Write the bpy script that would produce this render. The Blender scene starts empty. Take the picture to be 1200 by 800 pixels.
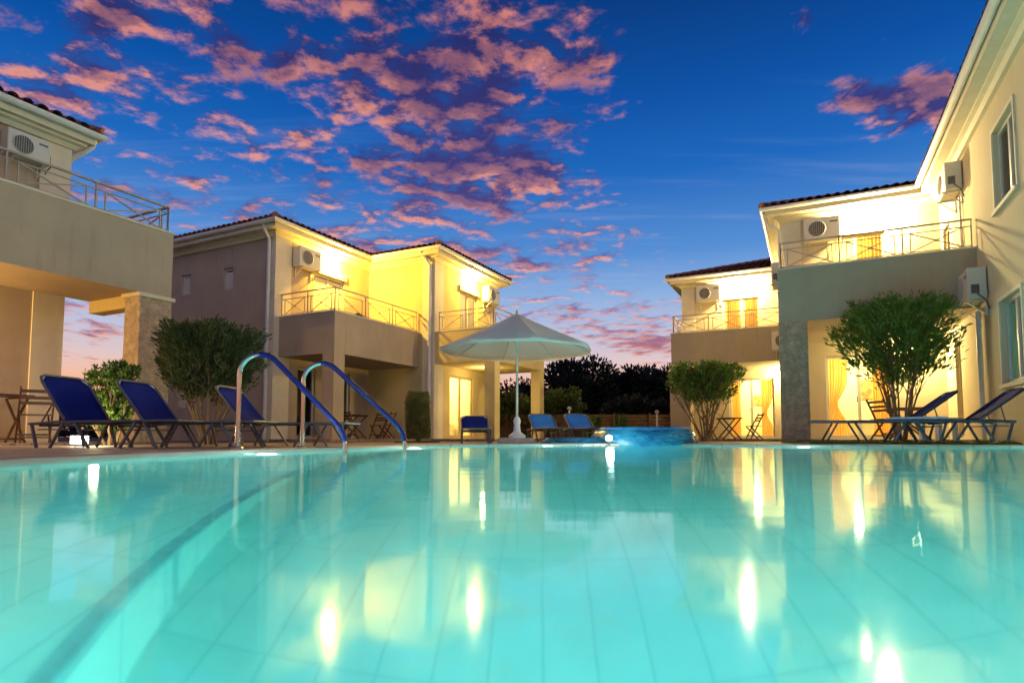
import bpy, math, random
from math import sin, cos, pi, radians, sqrt, atan2
from mathutils import Vector, Matrix
random.seed(11)
scene = bpy.context.scene
COL = scene.collection
TH = radians(26.5)

# ------------------------------------------------------------------ camera
cam_d = bpy.data.cameras.new('camera')
cam = bpy.data.objects.new('camera', cam_d); COL.objects.link(cam)
CAM_H = 0.12
cam.location = (0, 0, CAM_H)
cam.rotation_euler = (radians(90 + 3.8), 0, 0)
cam_d.sensor_width = 36; cam_d.lens = 21.2
cam_d.shift_y = 0.054
cam_d.clip_start = 0.02; cam_d.clip_end = 3000
scene.camera = cam

# ------------------------------------------------------------------ render / view
scene.view_settings.view_transform = 'Standard'
scene.view_settings.look = 'None'
scene.view_settings.exposure = 0.0
scene.view_settings.gamma = 1
scene.view_settings.use_curve_mapping = False
scene.render.engine = 'CYCLES'
cy = scene.cycles
cy.use_denoising = True
try: cy.denoiser = 'OPENIMAGEDENOISE'
except Exception: pass
cy.max_bounces = 9; cy.diffuse_bounces = 3; cy.glossy_bounces = 4
cy.transmission_bounces = 6; cy.transparent_max_bounces = 10
cy.sample_clamp_indirect = 4.0; cy.blur_glossy = 0.6

# ------------------------------------------------------------------ node helper
class NT:
    def __init__(s, tree): s.t = tree
    def n(s, typ, **kw):
        nd = s.t.nodes.new(typ)
        for k, v in kw.items(): setattr(nd, k, v)
        return nd
    def l(s, a, b): s.t.links.new(a, b)
    def put(s, sock, v):
        if isinstance(v, bpy.types.NodeSocket): s.l(v, sock)
        elif v is not None: sock.default_value = v
    def m(s, op, a, b=None, c=None, clamp=False):
        nd = s.n('ShaderNodeMath', operation=op, use_clamp=clamp)
        s.put(nd.inputs[0], a)
        if b is not None: s.put(nd.inputs[1], b)
        if c is not None: s.put(nd.inputs[2], c)
        return nd.outputs[0]
    def vm(s, op, a, b=None):
        nd = s.n('ShaderNodeVectorMath', operation=op)
        s.put(nd.inputs[0], a)
        if b is not None: s.put(nd.inputs[1], b)
        return nd.outputs[0]
    def smooth(s, v, a, b, lo=0.0, hi=1.0):
        nd = s.n('ShaderNodeMapRange', interpolation_type='SMOOTHSTEP')
        s.put(nd.inputs[0], v); nd.inputs[1].default_value = a; nd.inputs[2].default_value = b
        nd.inputs[3].default_value = lo; nd.inputs[4].default_value = hi
        return nd.outputs[0]
    def mix(s, f, a, b, mode='MIX'):
        nd = s.n('ShaderNodeMix', data_type='RGBA', blend_type=mode)
        s.put(nd.inputs[0], f); s.put(nd.inputs[6], a); s.put(nd.inputs[7], b)
        return nd.outputs[2]
    def noise(s, vec, scale, detail=4, rough=.5, dist=0.0):
        nd = s.n('ShaderNodeTexNoise')
        if vec is not None: s.l(vec, nd.inputs['Vector'])
        nd.inputs['Scale'].default_value = scale; nd.inputs['Detail'].default_value = detail
        nd.inputs['Roughness'].default_value = rough; nd.inputs['Distortion'].default_value = dist
        return nd.outputs['Fac']
    def ramp(s, v, stops):
        nd = s.n('ShaderNodeValToRGB'); s.put(nd.inputs[0], v)
        el = nd.color_ramp.elements
        while len(el) < len(stops): el.new(0.5)
        for e, (p, c) in zip(el, stops): e.position = p; e.color = (*c, 1)
        return nd.outputs[0]

def lin(r, g, b):
    f = lambda c: (c/255/12.92) if c/255 <= .04045 else ((c/255+.055)/1.055)**2.4
    return (f(r), f(g), f(b))

# ------------------------------------------------------------------ world: dusk sky with sunset clouds
world = bpy.data.worlds.new("World"); scene.world = world
world.use_nodes = True
W = NT(world.node_tree); world.node_tree.nodes.clear()
tc = W.n('ShaderNodeTexCoord'); D = tc.outputs['Generated']
sep = W.n('ShaderNodeSeparateXYZ'); W.l(D, sep.inputs[0])
dx, dy, dz = sep.outputs
base = W.ramp(dz, [(0.0, lin(200, 120, 95)), (.05, lin(238, 160, 120)), (.085, lin(246, 190, 160)), (.115, lin(226, 198, 196)),
                   (.16, lin(190, 194, 220)), (.225, lin(138, 176, 224)), (.29, lin(82, 142, 212)), (.40, lin(24, 104, 190)),
                   (.50, lin(4, 80, 164)), (.60, lin(2, 58, 128)), (1.0, lin(0, 30, 84))])
zc = W.m('MAXIMUM', dz, 0.0)
zz = W.m('ADD', zc, 0.045)
px_ = W.m('DIVIDE', dx, zz); py_ = W.m('DIVIDE', dy, zz)
cmb = W.n('ShaderNodeCombineXYZ'); W.l(px_, cmb.inputs[0]); W.l(py_, cmb.inputs[1]); cmb.inputs[2].default_value = 3.7
P = cmb.outputs[0]
def fbm(vec):
    big = W.noise(vec, 1.7, 2, .5)
    fine = W.noise(vec, 6.5, 8, .60, .15)
    return W.m('ADD', W.m('MULTIPLY', big, .38), W.m('MULTIPLY', fine, .62))
n0 = fbm(P)
off = W.vm('ADD', P, (-0.015, 0.05, 0.0))
n1 = fbm(off)
az = W.m('DIVIDE', dx, W.m('MAXIMUM', dy, 0.05)); el = W.m('DIVIDE', dz, W.m('MAXIMUM', dy, 0.05))
def blob(ca, ce, sa, se, amp):
    a = W.m('POWER', W.m('DIVIDE', W.m('SUBTRACT', az, ca), sa), 2.0)
    e = W.m('POWER', W.m('DIVIDE', W.m('SUBTRACT', el, ce), se), 2.0)
    g = W.m('POWER', 2.718, W.m('MULTIPLY', W.m('ADD', a, e), -1.0))
    return W.m('MULTIPLY', g, amp)
cov = W.m('MULTIPLY', W.smooth(el, .20, .09), -.085)
cov = W.m('ADD', cov, W.m('MULTIPLY', W.m('MULTIPLY', W.smooth(az, .10, .30), W.smooth(el, .24, .36)), -0.16))
for b in ((-.06, .63, .22, .11, .125), (-.30, .50, .16, .06, .035), (-.06, .42, .17, .055, .085), (-.55, .60, .12, .12, -.02), (-.38, .30, .25, .06, .04), (-.62, .44, .14, .05, .055), (-.80, .60, .08, .05, .10), (-.70, .72, .08, .03, .10),
          (-.36, .28, .2, .05, .03), (.70, .575, .16, .06, .29), (.22, .15, .10, .020, .13), (0.05, .27, .22, .07, .03),
          (.5, .73, .06, .03, .18), (-.2, .31, .10, .02, .06), (-.5, .28, .06, .04, .08), (.2, .092, .3, .007, .13), (-.4, .47, .1, .05, .05), (-.75, .73, .1, .05, .08)):
    cov = W.m('ADD', cov, blob(*b))
d0 = W.m('ADD', n0, cov)
dens = W.m('MULTIPLY', W.smooth(d0, .485, .625), .95)
lit = W.m('MULTIPLY', W.smooth(W.m('SUBTRACT', n0, n1), -.035, .085), W.smooth(W.noise(P, 2.6, 3, .5), .36, .56, .55, 1.0))
thick = W.smooth(d0, .57, .67)
lit2 = W.m('MULTIPLY', lit, W.m('SUBTRACT', 1.0, W.m('MULTIPLY', thick, .68)))
hi = W.ramp(zc, [(0.0, lin(255, 130, 60)), (.10, lin(255, 162, 118)), (.2, lin(255, 176, 150)), (.4, lin(252, 164, 128)), (.6, lin(234, 142, 122))])
lo = W.ramp(zc, [(0.0, lin(190, 80, 60)), (.10, lin(170, 95, 100)), (.2, lin(120, 95, 150)), (.4, lin(62, 56, 120)), (.6, lin(34, 38, 96))])
ccol = W.mix(lit2, lo, hi)
# thin high wisps
mp = W.n('ShaderNodeMapping'); W.l(P, mp.inputs[0]); mp.inputs['Rotation'].default_value = (0, 0, .5); mp.inputs['Scale'].default_value = (.5, 4, 1)
wis = W.smooth(W.noise(mp.outputs[0], 1.6, 5, .6), .5, .8)
wis = W.m('MULTIPLY', wis, .35)
skyc = W.mix(W.m('MULTIPLY', wis, W.smooth(el, .7, .3)), base, (*lin(165, 180, 220), 1))
skyc = W.mix(W.m('MULTIPLY', dens, W.smooth(dz, .01, .05)), skyc, ccol)
# the physical dusk sky adds its faint scattered light
nish = W.n('ShaderNodeTexSky', sky_type='NISHITA'); nish.sun_disc = False
nish.sun_elevation = radians(1.0); nish.sun_rotation = radians(15)
bg1 = W.n('ShaderNodeBackground'); W.l(skyc, bg1.inputs[0]); bg1.inputs[1].default_value = 1.0
bg2 = W.n('ShaderNodeBackground'); W.l(nish.outputs[0], bg2.inputs[0]); bg2.inputs[1].default_value = 0.004
ad = W.n('ShaderNodeAddShader'); W.l(bg1.outputs[0], ad.inputs[0]); W.l(bg2.outputs[0], ad.inputs[1])
wo = W.n('ShaderNodeOutputWorld'); W.l(ad.outputs[0], wo.inputs[0])

# ------------------------------------------------------------------ the one weak, wide, warm fill, added behind the camera, opposite the afterglow
sd = bpy.data.lights.new('dusk_fill', 'SUN'); sd.energy = 0.36; sd.angle = radians(18); sd.color = (1.0, .66, .36)
so = bpy.data.objects.new('dusk_fill', sd); COL.objects.link(so)
so.rotation_euler = Vector((0.46, -0.75, 0.48)).to_track_quat('Z', 'Y').to_euler()

# ------------------------------------------------------------------ materials
def mat(name, col, rough=.7, metal=0.0, var=.12, vscale=3.0, bump=0.0, bscale=40.0, spec=.5, dirt=None, coat=0.0, stretch=None):
    m = bpy.data.materials.new(name); m.use_nodes = True
    N = NT(m.node_tree); b = m.node_tree.nodes['Principled BSDF']
    t = N.n('ShaderNodeTexCoord'); v = t.outputs['Object']
    if stretch:
        mpn = N.n('ShaderNodeMapping'); N.l(v, mpn.inputs[0]); mpn.inputs['Scale'].default_value = stretch; vv = mpn.outputs[0]
    else: vv = v
    nz = N.noise(vv, vscale, 6, .6)
    c1 = tuple(c*(1-var) for c in col); c2 = tuple(min(1, c*(1+var)) for c in col)
    cc = N.mix(N.smooth(nz, .3, .7), (*c1, 1), (*c2, 1))
    if dirt:
        mp2 = N.n('ShaderNodeMapping'); N.l(v, mp2.inputs[0]); mp2.inputs['Scale'].default_value = (3.2, 3.2, .30)
        dn = N.smooth(N.noise(mp2.outputs[0], 2.2, 6, .65), .52, .78)
        cc = N.mix(N.m('MULTIPLY', dn, dirt[0]), cc, (*dirt[1], 1))
    N.l(cc, b.inputs['Base Color'])
    b.inputs['Metallic'].default_value = metal; b.inputs['Specular IOR Level'].default_value = spec
    N.l(N.smooth(nz, .2, .8, max(0.02, rough-.06), min(1, rough+.06)), b.inputs['Roughness'])
    if coat: b.inputs['Coat Weight'].default_value = coat
    if bump:
        bn = N.n('ShaderNodeBump'); bn.inputs['Strength'].default_value = bump; bn.inputs['Distance'].default_value = .01
        N.l(N.noise(v, bscale, 5, .6), bn.inputs['Height']); N.l(bn.outputs[0], b.inputs['Normal'])
    return m

def emis(name, col, s):
    m = bpy.data.materials.new(name); m.use_nodes = True
    b = m.node_tree.nodes['Principled BSDF']; b.inputs['Base Color'].default_value = (.8, .8, .8, 1)
    b.inputs['Emission Color'].default_value = (*col, 1); b.inputs['Emission Strength'].default_value = s
    return m

M = {}
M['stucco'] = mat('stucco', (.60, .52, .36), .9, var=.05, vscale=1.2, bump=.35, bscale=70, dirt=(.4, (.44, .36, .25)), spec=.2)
M['stucco_shade_grey'] = mat('stucco_shade_grey', (.44, .38, .28), .9, var=.05, vscale=1.2, bump=.35, bscale=70, dirt=(.5, (.30, .26, .19)), spec=.2)  # cream stucco again, the parapets' shade put into a greyer colour
M['stucco_shaded'] = mat('stucco_shaded', (.44, .35, .255), .9, var=.06, vscale=1.2, bump=.35, bscale=70, dirt=(.5, (.27, .21, .15)), spec=.2)  # cream stucco again, dusk shade put into a darker colour
M['stucco_lamplit'] = mat('stucco_lamplit', (.62, .50, .24), .9, var=.05, vscale=1.2, bump=.35, bscale=70, dirt=(.2, (.45, .36, .2)), spec=.2)  # cream stucco again, lamp glow put into the yellow
M['trim'] = mat('trim', (.70, .63, .48), .75, var=.05, bump=.15, bscale=50, dirt=(.25, (.5, .43, .32)), spec=.3)
M['white_pvc'] = mat('white_pvc', (.72, .71, .68), .4, var=.04, dirt=(.2, (.5, .47, .42)))
M['white_metal'] = mat('white_metal', (.62, .60, .56), .42, var=.06)
M['rail_metal'] = mat('rail_metal', (.42, .34, .27), .5, var=.08)
M['ac_white'] = mat('ac_white', (.66, .63, .56), .5, var=.04, dirt=(.2, (.5, .45, .38)))
M['ac_dark'] = mat('ac_dark', (.10, .095, .085), .55, var=.15)
M['tile'] = mat('terracotta', (.30, .13, .085), .85, var=.45, vscale=5, bump=.3, bscale=60, dirt=(.4, (.16, .10, .08)), spec=.2)
M['shutter'] = mat('shutter', (.62, .60, .48), .6, var=.05)
M['frame'] = mat('door_frame', (.55, .43, .24), .5, var=.08)
M['frame_white'] = mat('door_frame_white', (.55, .53, .50), .5, var=.06)
M['room'] = mat('room_plaster', (.70, .62, .42), .9, var=.05)
M['curtain'] = mat('curtain', (.66, .42, .12), .9, var=.1, stretch=(9, 9, .4))
M['picture'] = mat('picture', (.55, .20, .06), .6, var=.6, vscale=9)
M['bedding'] = mat('bedding', (.7, .66, .55), .9, var=.08)
M['dark_wood'] = mat('dark_wood', (.09, .035, .02), .45, var=.35, vscale=7, stretch=(1, 1, 6), coat=.2)
M['wood'] = mat('brown_wood', (.22, .10, .035), .5, var=.3, vscale=8, stretch=(1, 1, 6))
M['alu'] = mat('aluminium', (.17, .155, .16), .5, metal=.5, var=.1)
M['alu_navy'] = mat('dark_frame', (.045, .035, .055), .6, metal=0, var=.2, spec=.2)
M['alu_dark'] = mat('dark_joint', (.03, .03, .035), .5, var=.2)
M['steel'] = mat('steel', (.55, .53, .50), .14, metal=1.0, var=.04, bump=.03, bscale=12)
M['blue_grip'] = mat('blue_grip', (.004, .008, .11), .42, var=.1, spec=.3)
M['bark'] = mat('bark', (.20, .135, .075), .85, var=.3, vscale=14, bump=.5, bscale=60)
M['leaf'] = None
M['concrete'] = mat('concrete', (.40, .38, .36), .85, var=.15, vscale=9, bump=.3, bscale=80)
M['plastic_white'] = mat('plastic_white', (.66, .68, .74), .4, var=.03)
M['fence_wood'] = mat('fence_wood', (.10, .055, .03), .85, var=.35, vscale=4)
M['soil'] = mat('soil', (.06, .045, .03), .95, var=.3, vscale=12, bump=.6)
M['flower'] = mat('flower', (.35, .03, .04), .7, var=.3, vscale=20)
M['black_cable'] = mat('cable', (.02, .02, .02), .6)

def stone_mat():
    m = bpy.data.materials.new('stone_cladding'); m.use_nodes = True
    N = NT(m.node_tree); b = m.node_tree.nodes['Principled BSDF']
    t = N.n('ShaderNodeTexCoord')
    mp = N.n('ShaderNodeMapping'); N.l(t.outputs['Object'], mp.inputs[0]); mp.inputs['Scale'].default_value = (1.6, 1.6, 2.4)
    vo = N.n('ShaderNodeTexVoronoi'); N.l(mp.outputs[0], vo.inputs['Vector']); vo.inputs['Scale'].default_value = 1.0
    nz = N.smooth(N.noise(t.outputs['Object'], 6, 8, .75), .36, .66)
    c = N.mix(nz, (.46, .36, .24, 1), (.84, .68, .46, 1))
    c = N.mix(.15, c, N.ramp(N.m('FRACT', N.m('MULTIPLY', vo.outputs['Distance'], 3)), [(0, (.2, .17, .12)), (1, (.34, .28, .2))]))
    N.l(c, b.inputs['Base Color']); b.inputs['Roughness'].default_value = .9
    bn = N.n('ShaderNodeBump'); bn.inputs['Strength'].default_value = .8; bn.inputs['Distance'].default_value = .03
    N.l(nz, bn.inputs['Height']); N.l(bn.outputs[0], b.inputs['Normal'])
    return m
M['stone'] = stone_mat()

def leaf_mat(name, c1, c2):
    m = bpy.data.materials.new(name); m.use_nodes = True
    N = NT(m.node_tree); b = m.node_tree.nodes['Principled BSDF']
    t = N.n('ShaderNodeTexCoord')
    c = N.mix(N.smooth(N.noise(t.outputs['Object'], 6, 5, .7), .35, .65), (*c1, 1), (*c2, 1))
    N.l(c, b.inputs['Base Color']); b.inputs['Roughness'].default_value = .55
    tr = N.n('ShaderNodeBsdfTranslucent'); N.l(c, tr.inputs[0])
    ms = N.n('ShaderNodeMixShader'); ms.inputs[0].default_value = .35
    o = m.node_tree.nodes['Material Output']
    N.l(b.outputs[0], ms.inputs[1]); N.l(tr.outputs[0], ms.inputs[2]); N.l(ms.outputs[0], o.inputs[0])
    return m
M['leaf_oleander'] = leaf_mat('leaf_oleander', (.045, .11, .014), (.14, .24, .035))
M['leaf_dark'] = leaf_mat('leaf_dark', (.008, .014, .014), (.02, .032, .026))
M['leaf_olive'] = leaf_mat('leaf_olive', (.03, .055, .018), (.07, .10, .03))
M['leaf_bright'] = leaf_mat('leaf_bright', (.05, .12, .015), (.12, .22, .03))
M['leaf_cypress'] = leaf_mat('leaf_cypress', (.12, .12, .03), (.26, .24, .08))

def sling_mat(name, col):
    m = mat(name, col, .85, var=.12, vscale=3, spec=.04)
    N = NT(m.node_tree); b = m.node_tree.nodes['Principled BSDF']
    w = N.n('ShaderNodeTexWave'); w.inputs['Scale'].default_value = 60
    t = N.n('ShaderNodeTexCoord'); N.l(t.outputs['Object'], w.inputs['Vector'])
    bn = N.n('ShaderNodeBump'); bn.inputs['Strength'].default_value = .2; bn.inputs['Distance'].default_value = .002
    N.l(w.outputs['Fac'], bn.inputs['Height']); N.l(bn.outputs[0], b.inputs['Normal'])
    return m
M['sling'] = sling_mat('blue_sling', (.014, .022, .17))
M['sling_lit'] = sling_mat('lit_blue_sling', (.05, .22, .75))  # same blue sling, pool light on it put into the colour

def curtain_mat():
    m = mat('curtain', (.80, .52, .20), .9, var=.08, stretch=(9, 9, .4))
    N = NT(m.node_tree); b = m.node_tree.nodes['Principled BSDF']
    tr = N.n('ShaderNodeBsdfTranslucent'); tr.inputs[0].default_value = (.85, .55, .20, 1)
    ms = N.n('ShaderNodeMixShader'); ms.inputs[0].default_value = .6
    N.l(b.outputs[0], ms.inputs[1]); N.l(tr.outputs[0], ms.inputs[2]); N.l(ms.outputs[0], m.node_tree.nodes['Material Output'].inputs[0])
    return m
M['curtain'] = curtain_mat()

def glass_pane():
    m = bpy.data.materials.new('window_glass'); m.use_nodes = True
    N = NT(m.node_tree); m.node_tree.nodes.remove(m.node_tree.nodes['Principled BSDF'])
    tr = N.n('ShaderNodeBsdfTransparent'); tr.inputs[0].default_value = (.9, .93, .92, 1)
    gl = N.n('ShaderNodeBsdfGlossy'); gl.inputs['Roughness'].default_value = .03
    fr = N.n('ShaderNodeFresnel'); fr.inputs[0].default_value = 1.5
    ms = N.n('ShaderNodeMixShader'); N.l(fr.outputs[0], ms.inputs[0]); N.l(tr.outputs[0], ms.inputs[1]); N.l(gl.outputs[0], ms.inputs[2])
    N.l(ms.outputs[0], m.node_tree.nodes['Material Output'].inputs[0])
    return m
M['glass'] = glass_pane()

def canvas():
    m = bpy.data.materials.new('canvas'); m.use_nodes = True
    N = NT(m.node_tree); b = m.node_tree.nodes['Principled BSDF']
    t = N.n('ShaderNodeTexCoord')
    c = N.mix(N.noise(t.outputs['Object'], 3, 5, .6), (.76, .76, .73, 1), (.86, .85, .82, 1))
    N.l(c, b.inputs['Base Color']); b.inputs['Roughness'].default_value = .9
    tr = N.n('ShaderNodeBsdfTranslucent'); N.l(c, tr.inputs[0])
    ms = N.n('ShaderNodeMixShader'); ms.inputs[0].default_value = .45
    N.l(b.outputs[0], ms.inputs[1]); N.l(tr.outputs[0], ms.inputs[2]); N.l(ms.outputs[0], m.node_tree.nodes['Material Output'].inputs[0])
    return m
M['canvas'] = canvas()

def grid_mat(name, c_tile, c_grout, sx, sy, off=0.5, rough=.35, mort=.03, var=.1, bump=.2, rot=0.0, coord='Object'):
    m = bpy.data.materials.new(name); m.use_nodes = True
    N = NT(m.node_tree); b = m.node_tree.nodes['Principled BSDF']
    t = N.n('ShaderNodeTexCoord')
    mp = N.n('ShaderNodeMapping'); N.l(t.outputs[coord], mp.inputs[0]); mp.inputs['Rotation'].default_value = (0, 0, rot)
    br = N.n('ShaderNodeTexBrick'); N.l(mp.outputs[0], br.inputs['Vector'])
    br.offset = off; br.inputs['Scale'].default_value = 1
    br.inputs['Brick Width'].default_value = sx; br.inputs['Row Height'].default_value = sy
    br.inputs['Mortar Size'].default_value = mort; br.inputs['Mortar Smooth'].default_value = .3
    br.inputs['Color1'].default_value = (*[c*(1-var) for c in c_tile], 1); br.inputs['Color2'].default_value = (*[min(1, c*(1+var)) for c in c_tile], 1)
    br.inputs['Mortar'].default_value = (*c_grout, 1)
    nz = N.noise(t.outputs[coord], 1.7, 6, .65)
    c = N.mix(.5, br.outputs['Color'], N.ramp(nz, [(.3, tuple(x*.8 for x in c_tile)), (.7, tuple(min(1, x*1.15) for x in c_tile))]))
    c = N.mix(N.m('MULTIPLY', br.outputs['Fac'], .8), c, (*c_grout, 1))
    N.l(c, b.inputs['Base Color']); b.inputs['Roughness'].default_value = rough
    if bump:
        bn = N.n('ShaderNodeBump'); bn.inputs['Strength'].default_value = bump; bn.inputs['Distance'].default_value = .004; bn.invert = True
        N.l(br.outputs['Fac'], bn.inputs['Height']); N.l(bn.outputs[0], b.inputs['Normal'])
    return m
M['paver'] = grid_mat('pavers', (.27, .19, .17), (.13, .09, .08), .4, .4, rough=.7, mort=.012, rot=.3)
M['coping'] = grid_mat('coping', (.33, .25, .23), (.15, .11, .10), .5, 9, rough=.6, mort=.01, rot=.2)
M['pool_tile'] = grid_mat('pool_tile', (.29, .80, .75), (.19, .63, .61), .55, .15, off=0, rough=.3, mort=.0045, var=.03, rot=pi/2 + .05)
M['pool_wall'] = grid_mat('pool_wall_tile', (.26, .74, .68), (.10, .46, .48), .25, .25, off=0, rough=.3, mort=.004, var=.05)
M['pool_dark'] = mat('dark_edge_tile', (.12, .50, .52), .35, var=.15, vscale=20)
M['band'] = mat('waterline_tile', (.10, .34, .34), .3, var=.4, vscale=14)
M['spa_tile'] = mat('spa_tile', (.03, .28, .60), .3, var=.25, vscale=9)

def ground_mat():
    m = bpy.data.materials.new('ground'); m.use_nodes = True
    N = NT(m.node_tree); b = m.node_tree.nodes['Principled BSDF']; t = N.n('ShaderNodeTexCoord')
    c = N.mix(N.noise(t.outputs['Object'], .6, 8, .7), (.05, .045, .025, 1), (.12, .10, .05, 1))
    N.l(c, b.inputs['Base Color']); b.inputs['Roughness'].default_value = .95
    return m
M['ground'] = ground_mat()
M['lawn'] = mat('lawn', (.05, .085, .02), .95, var=.35, vscale=10, bump=.8, bscale=120)

def water_mat():
    m = bpy.data.materials.new('pool_water'); m.use_nodes = True
    N = NT(m.node_tree); m.node_tree.nodes.remove(m.node_tree.nodes['Principled BSDF'])
    g = N.n('ShaderNodeBsdfGlass'); g.inputs['IOR'].default_value = 1.333; g.inputs['Roughness'].default_value = .068
    g.inputs['Color'].default_value = (.72, .98, .96, 1)
    t = N.n('ShaderNodeTexCoord')
    mp = N.n('ShaderNodeMapping'); N.l(t.outputs['Object'], mp.inputs[0]); mp.inputs['Scale'].default_value = (.8, 1.0, 1)
    a = N.noise(mp.outputs[0], 2.2, 2, .4, .4)
    a2 = N.noise(mp.outputs[0], 9.0, 1, .4, .2)
    h = N.m('ADD', a, N.m('MULTIPLY', a2, .10))
    bn = N.n('ShaderNodeBump'); bn.inputs['Strength'].default_value = 1.0; bn.inputs['Distance'].default_value = .0022
    N.l(h, bn.inputs['Height']); N.l(bn.outputs[0], g.inputs['Normal'])
    N.l(g.outputs[0], m.node_tree.nodes['Material Output'].inputs[0])
    return m
M['water'] = water_mat()

def cascade_mat():
    m = bpy.data.materials.new('cascade_water'); m.use_nodes = True
    N = NT(m.node_tree); b = m.node_tree.nodes['Principled BSDF']; t = N.n('ShaderNodeTexCoord')
    mp = N.n('ShaderNodeMapping'); N.l(t.outputs['Object'], mp.inputs[0]); mp.inputs['Scale'].default_value = (2.6, 2.6, 13)
    nz = N.noise(mp.outputs[0], 2.1, 6, .62, .6)
    c = N.mix(N.smooth(nz, .4, .62), (.02, .17, .36, 1), (.04, .33, .50, 1))
    c = N.mix(N.smooth(nz, .62, .70), c, (.75, .88, .92, 1))
    N.l(c, b.inputs['Base Color']); b.inputs['Roughness'].default_value = .12
    b.inputs['Transmission Weight'].default_value = .35; b.inputs['IOR'].default_value = 1.33
    bn = N.n('ShaderNodeBump'); bn.inputs['Strength'].default_value = .35; bn.inputs['Distance'].default_value = .02
    N.l(nz, bn.inputs['Height']); N.l(bn.outputs[0], b.inputs['Normal'])
    return m
M['cascade'] = cascade_mat()
M['lamp'] = emis('lamp_warm', (1.0, .84, .55), 220)
M['lamp_soft'] = emis('lamp_soft', (1.0, .84, .55), 12)
M['lamp_white'] = emis('lamp_white', (1.0, .97, .8), 40)
M['pool_lamp'] = emis('lamp_pool', (.8, 1.0, .95), 18)

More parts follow.
